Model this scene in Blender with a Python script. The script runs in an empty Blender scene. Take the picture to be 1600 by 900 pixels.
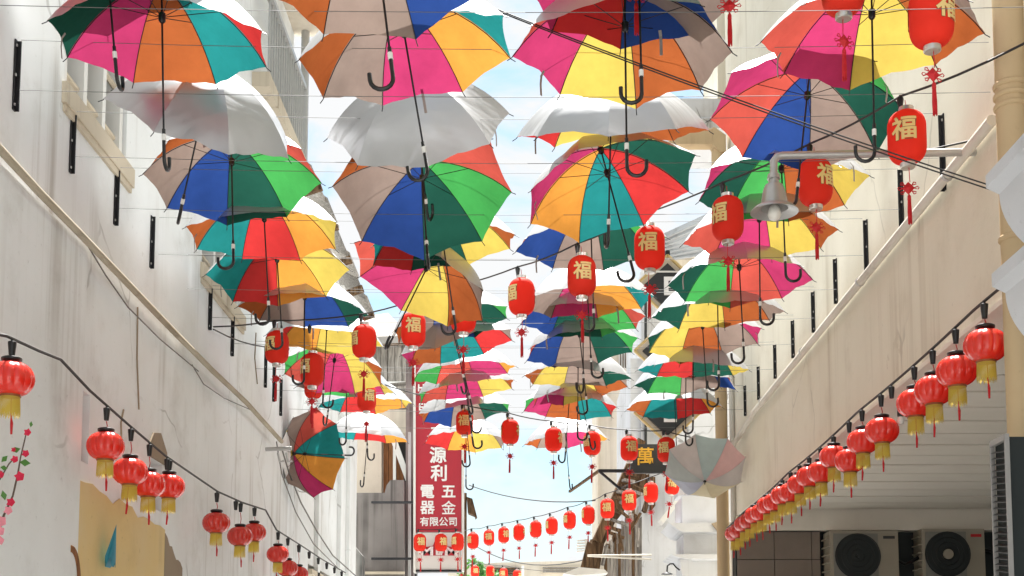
import bpy, bmesh, math, random
from mathutils import Vector, Matrix, Euler, noise
random.seed(7)
PI = math.pi
scene = bpy.context.scene
C = scene.collection

# ------------------------------------------------------------------ camera
F_PX, EYE, PITCH = 2000.0, 1.6, math.atan(0.095)
PPX, PPY = 822.0, 885.0                      # principal point of the (shifted) lens on the 1600 px wide picture
cam_d = bpy.data.cameras.new('camera')
cam_d.sensor_width = 36.0
cam_d.lens = 36.0 * F_PX / 1600.0
cam_d.shift_x = (800 - PPX) / 1600.0
cam_d.shift_y = (PPY - 450) / 1600.0
cam_d.clip_start, cam_d.clip_end = 0.05, 3000
cam = bpy.data.objects.new('camera', cam_d)
C.objects.link(cam)
cam.location = (0, 0, EYE)
cam.rotation_euler = (PI / 2 + PITCH, 0, 0)
scene.camera = cam

# ------------------------------------------------------------------ world, sun, exposure
SUN_EL, SUN_AZ = math.radians(68), math.radians(0)     # azimuth from +Y (down the alley) towards +X
world = bpy.data.worlds.new('World')
scene.world = world
world.use_nodes = True
wn, wl = world.node_tree.nodes, world.node_tree.links
wn.clear()
w_out = wn.new('ShaderNodeOutputWorld')
w_bg = wn.new('ShaderNodeBackground')
w_bg.inputs['Strength'].default_value = 0.055
sky = wn.new('ShaderNodeTexSky')
sky.sky_type = 'NISHITA'
sky.sun_disc = False
sky.sun_elevation = SUN_EL
sky.sun_rotation = SUN_AZ
sky.air_density, sky.dust_density, sky.ozone_density = 1.0, 1.4, 1.0
w_tc = wn.new('ShaderNodeTexCoord')
w_map = wn.new('ShaderNodeMapping')
w_map.inputs['Scale'].default_value = (1.0, 1.0, 1.9)
w_no = wn.new('ShaderNodeTexNoise')
w_no.inputs['Scale'].default_value = 6.5
w_no.inputs['Detail'].default_value = 9
w_no.inputs['Roughness'].default_value = 0.58
w_no.inputs['Distortion'].default_value = 0.35
w_rp = wn.new('ShaderNodeValToRGB')
w_rp.color_ramp.elements[0].position, w_rp.color_ramp.elements[1].position = 0.40, 0.55
w_rp.color_ramp.elements[0].color = (0.15, 0.15, 0.15, 1)
w_rp.color_ramp.elements[1].color = (1, 1, 1, 1)
w_mx = wn.new('ShaderNodeMix')
w_mx.data_type = 'RGBA'
w_mx.inputs['B'].default_value = (5.1, 5.15, 5.2, 1)
wl.new(w_tc.outputs['Generated'], w_map.inputs['Vector'])
wl.new(w_map.outputs['Vector'], w_no.inputs['Vector'])
wl.new(w_no.outputs['Fac'], w_rp.inputs['Fac'])
wl.new(w_rp.outputs['Color'], w_mx.inputs['Factor'])
w_ti = wn.new('ShaderNodeMix'); w_ti.data_type = 'RGBA'; w_ti.blend_type = 'MULTIPLY'; w_ti.inputs['Factor'].default_value = 1
w_ti.inputs['B'].default_value = (1.0, 1.22, 1.12, 1)
wl.new(sky.outputs['Color'], w_ti.inputs['A']); wl.new(w_ti.outputs['Result'], w_mx.inputs['A'])
wl.new(w_mx.outputs['Result'], w_bg.inputs['Color'])
wl.new(w_bg.outputs['Background'], w_out.inputs['Surface'])

sun_d = bpy.data.lights.new('sun', 'SUN')
sun_d.energy = 5.0
sun_d.angle = math.radians(0.6)
sun_d.color = (1.0, 0.975, 0.94)
sun = bpy.data.objects.new('sun', sun_d)
C.objects.link(sun)
sd = Vector((math.cos(SUN_EL) * math.sin(SUN_AZ), math.cos(SUN_EL) * math.cos(SUN_AZ), math.sin(SUN_EL)))
sun.rotation_euler = (-sd).to_track_quat('-Z', 'Y').to_euler()
sun.location = (0, 10, 30)

vs = scene.view_settings
vs.view_transform, vs.look, vs.gamma, vs.use_curve_mapping = 'Standard', 'None', 1.0, False
vs.exposure = 1.78
scene.cycles.max_bounces = 7
scene.cycles.diffuse_bounces = 4
scene.cycles.transmission_bounces = 4
scene.cycles.use_denoising = True
scene.cycles.sample_clamp_indirect = 8

# ------------------------------------------------------------------ helpers
_cp, _sp = math.cos(PITCH), math.sin(PITCH)
def at(px, py, Y):
    """world point seen at picture position px, py at distance Y down the alley"""
    dx, du = (px - PPX) / F_PX, (PPY - py) / F_PX
    d = Vector((dx, _cp - du * _sp, _sp + du * _cp))
    d *= Y / d.y
    d.z += EYE
    return d
def onx(px, py, X):
    """world point seen at px, py on the plane x = X"""
    a = at(px, py, 1.0)
    return at(px, py, X / a.x)

class MB:
    def __init__(s):
        s.v, s.f = [], []
    def add(s, vs_, fs):
        n = len(s.v)
        s.v += [Vector(v) for v in vs_]
        s.f += [tuple(i + n for i in f) for f in fs]
        return s
    def box(s, a, b):
        (x0, y0, z0), (x1, y1, z1) = a, b
        x0, x1 = min(x0, x1), max(x0, x1); y0, y1 = min(y0, y1), max(y0, y1); z0, z1 = min(z0, z1), max(z0, z1)
        return s.add([(x0,y0,z0),(x1,y0,z0),(x1,y1,z0),(x0,y1,z0),(x0,y0,z1),(x1,y0,z1),(x1,y1,z1),(x0,y1,z1)],
                     [(0,3,2,1),(4,5,6,7),(0,1,5,4),(1,2,6,5),(2,3,7,6),(3,0,4,7)])
    def bar(s, p, q, w, h):
        """rectangular bar from p to q, w wide sideways, h high"""
        p, q = Vector(p), Vector(q)
        d = (q - p).normalized()
        u = d.cross(Vector((0, 0, 1)))
        if u.length < 1e-4: u = Vector((1, 0, 0))
        u.normalize(); w_ = u * w / 2; v = d.cross(u).normalized() * h / 2
        return s.add([p-w_-v, p+w_-v, p+w_+v, p-w_+v, q-w_-v, q+w_-v, q+w_+v, q-w_+v],
                     [(0,1,2,3),(7,6,5,4),(0,4,5,1),(1,5,6,2),(2,6,7,3),(3,7,4,0)])
    def tube(s, path, r, n=8, cap=True):
        path = [Vector(p) for p in path]
        m = len(path); rs = r if isinstance(r, (list, tuple)) else [r] * m
        ref = None; rings = []
        for i, p in enumerate(path):
            d = (path[min(i + 1, m - 1)] - path[max(i - 1, 0)]).normalized()
            if ref is None:
                ref = Vector((0, 0, 1)) if abs(d.z) < .9 else Vector((1, 0, 0))
            u = ref - d * ref.dot(d)
            u.normalize(); ref = u; w = d.cross(u)
            rings.append([p + (u * math.cos(2*PI*k/n) + w * math.sin(2*PI*k/n)) * rs[i] for k in range(n)])
        vv = [v for rg in rings for v in rg]; ff = []
        for i in range(m - 1):
            for k in range(n):
                a, b = i*n + k, i*n + (k+1) % n
                ff.append((a, b, b + n, a + n))
        if cap:
            ff.append(tuple(range(n - 1, -1, -1))); ff.append(tuple((m-1)*n + k for k in range(n)))
        return s.add(vv, ff)
    def lathe(s, prof, n=24, c=(0, 0, 0), cap=True):
        """profile of (radius, z) turned about the z axis through c"""
        c = Vector(c); vv = []; ff = []
        for r, z in prof:
            vv += [c + Vector((r * math.cos(2*PI*k/n), r * math.sin(2*PI*k/n), z)) for k in range(n)]
        for i in range(len(prof) - 1):
            for k in range(n):
                a, b = i*n + k, i*n + (k+1) % n
                ff.append((a, b, b + n, a + n))
        if cap:
            ff.append(tuple(range(n - 1, -1, -1))); ff.append(tuple((len(prof)-1)*n + k for k in range(n)))
        return s.add(vv, ff)
    def prism(s, poly, d):
        """polygon (3d points) pushed along vector d"""
        n = len(poly); poly = [Vector(p) for p in poly]; d = Vector(d)
        return s.add(poly + [p + d for p in poly], [tuple(range(n - 1, -1, -1)), tuple(range(n, 2*n))] +
                     [(i, (i+1) % n, (i+1) % n + n, i + n) for i in range(n)])
    def mesh(s, name, mat=None, smooth=False, off=None):
        me = bpy.data.meshes.new(name)
        o = Vector(off) if off is not None else Vector()
        me.from_pydata([tuple(v - o) for v in s.v], [], s.f)
        bm = bmesh.new(); bm.from_mesh(me); bmesh.ops.recalc_face_normals(bm, faces=bm.faces); bm.to_mesh(me); bm.free()
        if mat: me.materials.append(mat)
        if smooth:
            me.polygons.foreach_set('use_smooth', [True] * len(me.polygons))
            me.set_sharp_from_angle(angle=math.radians(40))
        return me
def put(name, me, parent=None, loc=(0, 0, 0), rot=None):
    o = bpy.data.objects.new(name, me)
    C.objects.link(o)
    if parent: o.parent = parent
    o.location = loc
    if rot is not None: o.rotation_euler = rot
    return o
def tag(o, label=None, cat=None, group=None, kind=None):
    if label: o['label'] = label
    if cat: o['category'] = cat
    if group: o['group'] = group
    if kind: o['kind'] = kind
    return o
def thing(name, label, cat, loc=(0, 0, 0), group=None):
    o = put(name, None, None, loc)
    o.empty_display_size = 0.05
    return tag(o, label, cat, group)
def wpos(o):
    return Vector(o.location) if o.parent is None else wpos(o.parent) + Vector(o.location)
def part(mb, name, mat, parent, smooth=False):
    """mesh given in world coordinates, stored relative to its unrotated parent"""
    return put(name, mb.mesh(name, mat, smooth, wpos(parent)), parent)
def solo(mb, name, mat, label, cat, group=None, smooth=False, kind=None):
    """a thing that is one mesh, its origin at the foot of its bounds"""
    xs, ys, zs = [v.x for v in mb.v], [v.y for v in mb.v], [v.z for v in mb.v]
    o = Vector(((min(xs)+max(xs))/2, (min(ys)+max(ys))/2, min(zs)))
    ob = put(name, mb.mesh(name, mat, smooth, o), None, o)
    return tag(ob, label, cat, group, kind)
def sag(p, q, d, n=10):
    p, q = Vector(p), Vector(q)
    return [p.lerp(q, i/n) - Vector((0, 0, 4*d*(i/n)*(1 - i/n))) for i in range(n + 1)]
ORD = ['first','second','third','fourth','fifth','sixth','seventh','eighth','ninth','tenth','eleventh','twelfth','thirteenth',
       'fourteenth','fifteenth','sixteenth','seventeenth','eighteenth','nineteenth','twentieth','twenty-first','twenty-second','twenty-third']

# ------------------------------------------------------------------ materials
def newmat(name):
    m = bpy.data.materials.new(name); m.use_nodes = True
    nt = m.node_tree
    return m, nt, nt.nodes['Principled BSDF'], nt.nodes, nt.links
def simple(name, col, rough=.6, metal=0., spec=.5, var=.12, scale=14, bump=0.0):
    """plain coat with a little tone variation"""
    m, nt, b, N, L = newmat(name)
    b.inputs['Roughness'].default_value = rough
    b.inputs['Metallic'].default_value = metal
    b.inputs['Specular IOR Level'].default_value = spec
    tc = N.new('ShaderNodeTexCoord'); no = N.new('ShaderNodeTexNoise')
    no.inputs['Scale'].default_value = scale; no.inputs['Detail'].default_value = 6
    L.new(tc.outputs['Object'], no.inputs['Vector'])
    mx = N.new('ShaderNodeMix'); mx.data_type = 'RGBA'
    mx.inputs['A'].default_value = (*[c*(1-var) for c in col], 1); mx.inputs['B'].default_value = (*[min(1, c*(1+var)) for c in col], 1)
    L.new(no.outputs['Fac'], mx.inputs['Factor']); L.new(mx.outputs['Result'], b.inputs['Base Color'])
    if bump:
        bp = N.new('ShaderNodeBump'); bp.inputs['Strength'].default_value = bump; bp.inputs['Distance'].default_value = .01
        L.new(no.outputs['Fac'], bp.inputs['Height']); L.new(bp.outputs['Normal'], b.inputs['Normal'])
    return m
def plaster(name, base, tint, dirt, dirt_amt=.5, streak=1.0, lo=.50, hi=.72, bump=.25, cracks=0.):
    """aged plaster: patchy tone, blotches and vertical rain streaks"""
    m, nt, b, N, L = newmat(name)
    b.inputs['Roughness'].default_value = .9; b.inputs['Specular IOR Level'].default_value = .2
    tc = N.new('ShaderNodeTexCoord')
    def nz(scale, det=6, ms=None, rough=.55, dist=0.):
        n = N.new('ShaderNodeTexNoise'); n.inputs['Scale'].default_value = scale; n.inputs['Detail'].default_value = det
        n.inputs['Roughness'].default_value = rough; n.inputs['Distortion'].default_value = dist
        if ms:
            mp = N.new('ShaderNodeMapping'); mp.inputs['Scale'].default_value = ms
            L.new(tc.outputs['Object'], mp.inputs['Vector']); L.new(mp.outputs['Vector'], n.inputs['Vector'])
        else: L.new(tc.outputs['Object'], n.inputs['Vector'])
        return n.outputs['Fac']
    def ramp(f, a, c):
        r = N.new('ShaderNodeMapRange'); r.inputs['From Min'].default_value = a; r.inputs['From Max'].default_value = c
        r.interpolation_type = 'SMOOTHSTEP'
        L.new(f, r.inputs['Value']); return r.outputs['Result']
    def mul(a, k):
        mm = N.new('ShaderNodeMath'); mm.operation = 'MULTIPLY'; L.new(a, mm.inputs[0])
        if isinstance(k, float): mm.inputs[1].default_value = k
        else: L.new(k, mm.inputs[1])
        return mm.outputs[0]
    def mix(f, A, B):
        mx = N.new('ShaderNodeMix'); mx.data_type = 'RGBA'; L.new(f, mx.inputs['Factor'])
        for k, v in (('A', A), ('B', B)):
            if isinstance(v, tuple): mx.inputs[k].default_value = (*v, 1)
            else: L.new(v, mx.inputs[k])
        return mx.outputs['Result']
    c = mix(ramp(nz(.7, 4), .35, .65), base, tint)
    c = mix(mul(ramp(nz(1.7, 8, None, .62, 0.), .50, .78), .40 * dirt_amt), c, dirt)
    st = nz(1.0, 6, (7, 7, .16), .6)
    c = mix(mul(mul(ramp(st, lo, hi), ramp(nz(.55, 3), .42, .62)), .75 * streak * dirt_amt), c, dirt)
    c = mix(mul(ramp(nz(22, 8, None, .7), .60, .74), .35 * dirt_amt), c, tuple(x*.5 for x in dirt))
    if cracks:
        vo = N.new('ShaderNodeTexVoronoi'); vo.feature = 'DISTANCE_TO_EDGE'; vo.inputs['Scale'].default_value = .55
        wn_ = N.new('ShaderNodeTexNoise'); wn_.inputs['Scale'].default_value = 1.6; wn_.inputs['Detail'].default_value = 3; wn_.inputs['Roughness'].default_value = .5
        L.new(tc.outputs['Object'], wn_.inputs['Vector'])
        vm = N.new('ShaderNodeVectorMath'); vm.operation = 'MULTIPLY_ADD'; vm.inputs[1].default_value = (.5, .5, .5)
        L.new(wn_.outputs['Color'], vm.inputs[0]); L.new(tc.outputs['Object'], vm.inputs[2]); L.new(vm.outputs[0], vo.inputs['Vector'])
        ck = N.new('ShaderNodeMapRange'); ck.inputs['From Min'].default_value = .003; ck.inputs['From Max'].default_value = .007; ck.inputs['To Min'].default_value = 1; ck.inputs['To Max'].default_value = 0
        L.new(vo.outputs['Distance'], ck.inputs['Value'])
        c = mix(mul(mul(ck.outputs['Result'], ramp(nz(.9, 3), .50, .60)), cracks), c, tuple(x*.45 for x in dirt))
        pe = ramp(nz(1.15, 10, None, .68), .640, .655)
        c = mix(mul(pe, .55), c, tuple(.55*x + .45*y_ for x, y_ in zip(base, dirt)))
    L.new(c, b.inputs['Base Color'])
    bp = N.new('ShaderNodeBump'); bp.inputs['Strength'].default_value = bump; bp.inputs['Distance'].default_value = .012
    L.new(nz(9, 9, None, .65), bp.inputs['Height']); L.new(bp.outputs['Normal'], b.inputs['Normal'])
    return m
def wood(name, a, d, scale=6):
    m, nt, b, N, L = newmat(name)
    b.inputs['Roughness'].default_value = .85; b.inputs['Specular IOR Level'].default_value = .2
    tc = N.new('ShaderNodeTexCoord'); mp = N.new('ShaderNodeMapping'); mp.inputs['Scale'].default_value = (6, 6, .6)
    no = N.new('ShaderNodeTexNoise'); no.inputs['Scale'].default_value = scale; no.inputs['Detail'].default_value = 8
    L.new(tc.outputs['Object'], mp.inputs['Vector']); L.new(mp.outputs['Vector'], no.inputs['Vector'])
    rp = N.new('ShaderNodeValToRGB'); rp.color_ramp.elements[0].position = .35; rp.color_ramp.elements[1].position = .66
    rp.color_ramp.elements[0].color = (*d, 1); rp.color_ramp.elements[1].color = (*a, 1)
    oi = N.new('ShaderNodeObjectInfo'); hs = N.new('ShaderNodeHueSaturation')
    mr = N.new('ShaderNodeMapRange'); mr.inputs['To Min'].default_value = .65; mr.inputs['To Max'].default_value = 1.3
    L.new(oi.outputs['Random'], mr.inputs['Value']); L.new(mr.outputs['Result'], hs.inputs['Value'])
    L.new(no.outputs['Fac'], rp.inputs['Fac']); L.new(rp.outputs['Color'], hs.inputs['Color']); L.new(hs.outputs['Color'], b.inputs['Base Color'])
    bp = N.new('ShaderNodeBump'); bp.inputs['Strength'].default_value = .4; bp.inputs['Distance'].default_value = .01
    L.new(no.outputs['Fac'], bp.inputs['Height']); L.new(bp.outputs['Normal'], b.inputs['Normal'])
    return m
def glow_cloth(name, col, trans=.45, rough=.5, spec=.3, coat=0.):
    """thin cloth or plastic skin that lets light through"""
    m, nt, b, N, L = newmat(name)
    b.inputs['Base Color'].default_value = (*col, 1); b.inputs['Roughness'].default_value = rough
    b.inputs['Specular IOR Level'].default_value = spec; b.inputs['Coat Weight'].default_value = coat; b.inputs['Coat Roughness'].default_value = .12
    tr = N.new('ShaderNodeBsdfTranslucent'); tr.inputs['Color'].default_value = (*[min(1, c*1.25 + .01) for c in col], 1)
    ms = N.new('ShaderNodeMixShader'); ms.inputs[0].default_value = trans
    L.new(b.outputs[0], ms.inputs[1]); L.new(tr.outputs[0], ms.inputs[2]); L.new(ms.outputs[0], nt.nodes['Material Output'].inputs['Surface'])
    return m
FAB = dict(g=(.012,.080,.055), l=(.045,.34,.070), m=(.46,.024,.125), o=(.37,.088,.016), y=(.60,.46,.075), a=(.68,.28,.028),
           t=(.010,.225,.225), r=(.52,.017,.017), c=(.50,.066,.045), b=(.014,.052,.235), k=(.28,.212,.180))
CNAME = dict(g='dark green', l='bright green', m='magenta', o='burnt orange', y='yellow', a='amber', t='teal', r='red', c='coral', b='blue', k='taupe')
def fabric(name, col, faded=False):
    """umbrella cloth: coloured inside, silver coating outside, lets some light through"""
    m, nt, b, N, L = newmat(name)
    out = nt.nodes['Material Output']
    geo = N.new('ShaderNodeNewGeometry'); tc = N.new('ShaderNodeTexCoord')
    no = N.new('ShaderNodeTexNoise'); no.inputs['Scale'].default_value = 4.2; no.inputs['Detail'].default_value = 2.2; no.inputs['Distortion'].default_value = .5
    mpf = N.new('ShaderNodeMapping'); mpf.inputs['Scale'].default_value = (.5, 1.6, .5); mpf.inputs['Rotation'].default_value = (0, 0, .39)
    oi0 = N.new('ShaderNodeObjectInfo'); ad0 = N.new('ShaderNodeVectorMath'); ad0.operation = 'ADD'
    L.new(tc.outputs['Object'], mpf.inputs['Vector']); L.new(mpf.outputs['Vector'], ad0.inputs[0]); L.new(oi0.outputs['Location'], ad0.inputs[1]); L.new(ad0.outputs[0], no.inputs['Vector'])
    bp = N.new('ShaderNodeBump'); bp.inputs['Strength'].default_value = .42; bp.inputs['Distance'].default_value = .04
    L.new(no.outputs['Fac'], bp.inputs['Height'])
    b.inputs['Base Color'].default_value = (*(col if faded else (.47, .475, .485)), 1)
    b.inputs['Metallic'].default_value = 0. if faded else .66
    b.inputs['Roughness'].default_value = .43
    L.new(bp.outputs['Normal'], b.inputs['Normal'])
    n2 = N.new('ShaderNodeTexNoise'); n2.inputs['Scale'].default_value = 3.0; n2.inputs['Detail'].default_value = 7; n2.inputs['Roughness'].default_value = .65
    oi = N.new('ShaderNodeObjectInfo'); av = N.new('ShaderNodeVectorMath'); av.operation = 'ADD'
    L.new(tc.outputs['Object'], av.inputs[0]); L.new(oi.outputs['Location'], av.inputs[1]); L.new(av.outputs[0], n2.inputs['Vector'])
    mr = N.new('ShaderNodeMapRange'); mr.inputs['From Min'].default_value = .3; mr.inputs['From Max'].default_value = .7; mr.inputs['To Min'].default_value = .80; mr.inputs['To Max'].default_value = 1.16
    L.new(n2.outputs['Fac'], mr.inputs['Value'])
    hv = N.new('ShaderNodeHueSaturation'); hv.inputs['Color'].default_value = (*col, 1); hv.inputs['Saturation'].default_value = .96; L.new(mr.outputs['Result'], hv.inputs['Value'])
    df = N.new('ShaderNodeBsdfDiffuse'); L.new(hv.outputs['Color'], df.inputs['Color']); L.new(bp.outputs['Normal'], df.inputs['Normal'])
    tr = N.new('ShaderNodeBsdfTranslucent'); L.new(hv.outputs['Color'], tr.inputs['Color'])
    inn = N.new('ShaderNodeMixShader'); inn.inputs[0].default_value = .23
    L.new(df.outputs[0], inn.inputs[1]); L.new(tr.outputs[0], inn.inputs[2])
    ou = N.new('ShaderNodeMixShader'); ou.inputs[0].default_value = .62 if faded else .03
    L.new(b.outputs[0], ou.inputs[1]); L.new(tr.outputs[0], ou.inputs[2])
    ms = N.new('ShaderNodeMixShader')
    L.new(geo.outputs['Backfacing'], ms.inputs[0]); L.new(ou.outputs[0], ms.inputs[1]); L.new(inn.outputs[0], ms.inputs[2])
    L.new(ms.outputs[0], out.inputs['Surface'])
    return m
M = {}
for k_, c_ in FAB.items():
    M['fab_' + k_] = fabric('umbrella_cloth_' + CNAME[k_].replace(' ', '_'), c_)
    M['old_' + k_] = fabric('faded_cloth_' + CNAME[k_].replace(' ', '_'), tuple(.44 + .60*c_[i] for i in range(3)), True)
M['black'] = simple('black_metal', (.012, .012, .014), .45, .3)
M['blackplastic'] = simple('black_plastic', (.010, .010, .011), .35, 0)
M['cable'] = simple('cable_rubber', (.018, .017, .016), .6)
M['wire'] = simple('steel_wire', (.13, .13, .125), .7, .0)
M['steel'] = simple('galvanised_steel', (.46, .46, .45), .4, .6)
M['white'] = simple('white_label', (.78, .77, .74), .6)
M['strap'] = simple('grey_strap', (.30, .27, .25), .8)
M['lantern'] = glow_cloth('lantern_red_felt', (.82, .042, .022), .28, .7, .2)
M['lantern_round'] = glow_cloth('lantern_red_plastic', (.72, .036, .020), .27, .25, .5, .8)
M['gold'] = simple('gold_foil', (.30, .09, .03), .5, .1)
M['cream'] = simple('cream_print', (.78, .57, .23), .6)
M['capmetal'] = simple('lantern_cap_metal', (.62, .60, .56), .28, .8)
M['tassel'] = simple('red_silk', (.50, .012, .018), .6, 0, .4, .3, 60)
M['fringe'] = glow_cloth('yellow_fringe', (.64, .49, .085), .4, .6)
M['plaster_left'] = plaster('plaster_left', (.82, .84, .84), (.745, .76, .75), (.30, .265, .21), .85, cracks=.35)
M['plaster_right'] = plaster('plaster_right', (.77, .72, .60), (.72, .665, .54), (.38, .30, .20),   .75, .9, cracks=.25)
M['plaster_white'] = plaster('plaster_white', (.60, .61, .635), (.54, .55, .565), (.24, .225, .20), .9, cracks=.6)
M['plaster_cream'] = plaster('plaster_cream', (.62, .56, .46), (.55, .49, .40), (.27, .22, .17), .7)
M['concrete'] = plaster('grey_concrete', (.24, .22, .208), (.18, .165, .155), (.05, .045, .042), 1.1, 1.4, .44, .62)
M['sootwall'] = plaster('soot_wall', (.30, .29, .27), (.12, .12, .115), (.012, .012, .012), 1.5, 1.6, .42, .55)
M['yellowwall'] = plaster('yellow_paint', (.72, .54, .25), (.70, .58, .36), (.46, .33, .18), 1.1)
M['brownplaster'] = plaster('brown_plaster', (.34, .27, .19), (.28, .22, .16), (.16, .12, .08), .8)
M['sill'] = plaster('cream_sill', (.62, .54, .42), (.56, .49, .38), (.25, .19, .13), 1.0)
M['whitepaint'] = simple('white_paint', (.72, .71, .67), .55, 0, .4, .08, 6)
M['pvc'] = plaster('pvc_pipe', (.68, .65, .58), (.60, .57, .50), (.30, .25, .18), .7, .6)
M['oldpipe'] = plaster('old_pipe', (.46, .41, .32), (.36, .31, .23), (.14, .11, .08), 1.1, .6)
M['tan'] = plaster('tan_paint', (.56, .42, .25), (.50, .37, .22), (.26, .18, .10), .6, .8, bump=.08)
M['glass'] = simple('dark_glass', (.05, .055, .06), .12, 0, .6)
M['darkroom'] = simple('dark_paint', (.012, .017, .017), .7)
M['soffit'] = plaster('soffit_paint', (.83, .78, .68), (.79, .74, .64), (.40, .35, .28), .4, .3, bump=.1)
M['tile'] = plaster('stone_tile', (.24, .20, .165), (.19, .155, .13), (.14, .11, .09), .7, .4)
M['acwhite'] = simple('appliance_paint', (.32, .285, .22), .5, 0, .4, .1, 5)
M['redsign'] = simple('red_sign_face', (.42, .016, .032), .38, 0, .5, .08, 3)
M['letter'] = simple('white_letters', (.82, .80, .78), .5)
M['signwhite'] = simple('sign_white', (.70, .68, .64), .5, 0, .4, .1, 4)
M['signblack'] = simple('sign_black', (.018, .020, .020), .4)
M['goldletter'] = simple('gold_letters', (.72, .40, .035), .4, .15)
M['yellowframe'] = simple('ochre_frame', (.55, .40, .16), .5)
M['timber'] = wood('old_timber', (.19, .115, .06), (.045, .026, .014))
M['timber_grey'] = wood('grey_timber', (.40, .37, .33), (.17, .155, .135))
M['shutter'] = wood('brown_shutter', (.26, .11, .045), (.14, .06, .025))
M['rooftile'] = plaster('grey_roof', (.36, .34, .31), (.28, .26, .24), (.11, .10, .09), 1.0, .6)
M['tinroof'] = plaster('tin_roof', (.46, .48, .49), (.38, .39, .40), (.18, .16, .14), .8, .6)
M['asphalt'] = simple('asphalt', (.39, .39, .38), .9, 0, .3, .2, 30)
M['paving'] = simple('paving', (.46, .455, .44), .9, 0, .3, .15, 3)
M['petal'] = glow_cloth('pink_petal', (.62, .025, .07), .3, .6)
M['petal_pale'] = glow_cloth('pale_petal', (.80, .30, .36), .4, .6)
M['leaf'] = glow_cloth('green_leaf', (.07, .20, .035), .35, .45, .4)
M['twig'] = simple('brown_twig', (.10, .07, .05), .8)
M['tealpaint'] = simple('teal_paint', (.03, .22, .30), .6, 0, .3, .3, 18)
M['bulb'] = simple('frosted_bulb', (.78, .76, .70), .3)
M['slat'] = simple('slat_metal', (.05, .05, .05), .5, .3)
M['acgrey'] = simple('appliance_grey', (.20, .195, .17), .5)
M['cable_grey'] = simple('weathered_cable', (.12, .11, .10), .7)
M['cabframe'] = simple('cabinet_frame', (.30, .285, .27), .5)
# ------------------------------------------------------------------ ground and street
g_ = MB().add([(-600,-600,0),(600,-600,0),(600,600,0),(-600,600,0)], [(0,1,2,3)])
tag(put('ground', g_.mesh('ground', M['paving'])), kind='structure')
r_ = MB().add([(-1.6,-60,.004),(1.5,-60,.004),(1.5,70,.004),(-1.6,70,.004)], [(0,1,2,3)])
tag(put('road', r_.mesh('road', M['asphalt'])), kind='structure')

def wall_grid(mb, X, y0, y1, z0, z1, holes, depth, side):
    """wall face on x = X with real openings; side +1 faces +x, reveals run depth into the wall"""
    ys = sorted({y0, y1, *[h[0] for h in holes], *[h[1] for h in holes]})
    zs = sorted({z0, z1, *[h[2] for h in holes], *[h[3] for h in holes]})
    for a, b in zip(ys, ys[1:]):
        for c, d in zip(zs, zs[1:]):
            if any(h[0] <= a and b <= h[1] and h[2] <= c and d <= h[3] for h in holes): continue
            mb.add([(X,a,c),(X,b,c),(X,b,d),(X,a,d)], [(0,1,2,3)])
    B = X - side * depth
    for a, b, c, d in holes:
        mb.add([(X,a,c),(X,b,c),(B,b,c),(B,a,c)], [(0,1,2,3)]); mb.add([(X,a,d),(X,b,d),(B,b,d),(B,a,d)], [(0,1,2,3)])
        mb.add([(X,a,c),(X,a,d),(B,a,d),(B,a,c)], [(0,1,2,3)]); mb.add([(X,b,c),(X,b,d),(B,b,d),(B,b,c)], [(0,1,2,3)])
        mb.add([(B,a,c),(B,b,c),(B,b,d),(B,a,d)], [(0,1,2,3)])
    return mb
def shell(mb, X, XB, y0, y1, z0, z1):
    """the other five faces of a building block whose front is on x = X"""
    return mb.add([(X,y0,z0),(XB,y0,z0),(XB,y0,z1),(X,y0,z1),(X,y1,z0),(XB,y1,z0),(XB,y1,z1),(X,y1,z1)],
                  [(0,1,2,3),(5,4,7,6),(1,5,6,2),(3,2,6,7),(0,4,5,1)])

# ------------------------------------------------------------------ left house
LX = -2.5
lh = thing('house', 'tall off-white plastered house along the left side with barred upper windows', 'house', (LX, 7, 0))
mb = MB()
win = [(6.66, 7.72, 4.86, 6.5), (9.60, 10.95, 4.86, 6.5), (3.6, 5.4, 4.86, 6.5)]
slots = [(7.04, 7.22, 2.87, 3.27), (8.42, 8.70, 2.80, 3.13)]
wall_grid(mb, LX, -2, 13.2, 0, 11, win + slots, .16, 1)
shell(mb, LX, -9, -2, 13.2, 0, 11)
part(mb, 'wall', M['plaster_left'], lh)
part(MB().box((LX-.1, -2, 0), (LX+.035, 7.0, 4.05)), 'pier', M['plaster_left'], lh)      # thicker lower wall beside the camera
for j, (a, b, c, d) in enumerate(win):
    s_ = part(MB().box((LX - .05, a - .04, 4.74), (LX + .028, b + .1, 4.858)).box((LX - .05, a - .02, 4.70), (LX + .018, b + .08, 4.739)), 'sill', M['sill'], lh)
    w = put('window', None, lh, Vector((LX - .1, a, c)) - Vector(lh.location))
    part(MB().box((LX-.150, a, c), (LX-.135, b, d)), 'pane', M['glass'], w)
    n = 4
    for k in range(n):
        y = a + .05 + (b - a - .1) * k / (n - 1)
        part(MB().box((LX-.134, y-.028, c), (LX-.02, y+.028, d)), 'frame_post', M['whitepaint'], w)
    for k in range(5):
        z = c + .13 + k * .33
        part(MB().tube([(LX-.06, a, z), (LX-.06, b, z)], .018, 6), 'bar', M['sill'], w)
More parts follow.
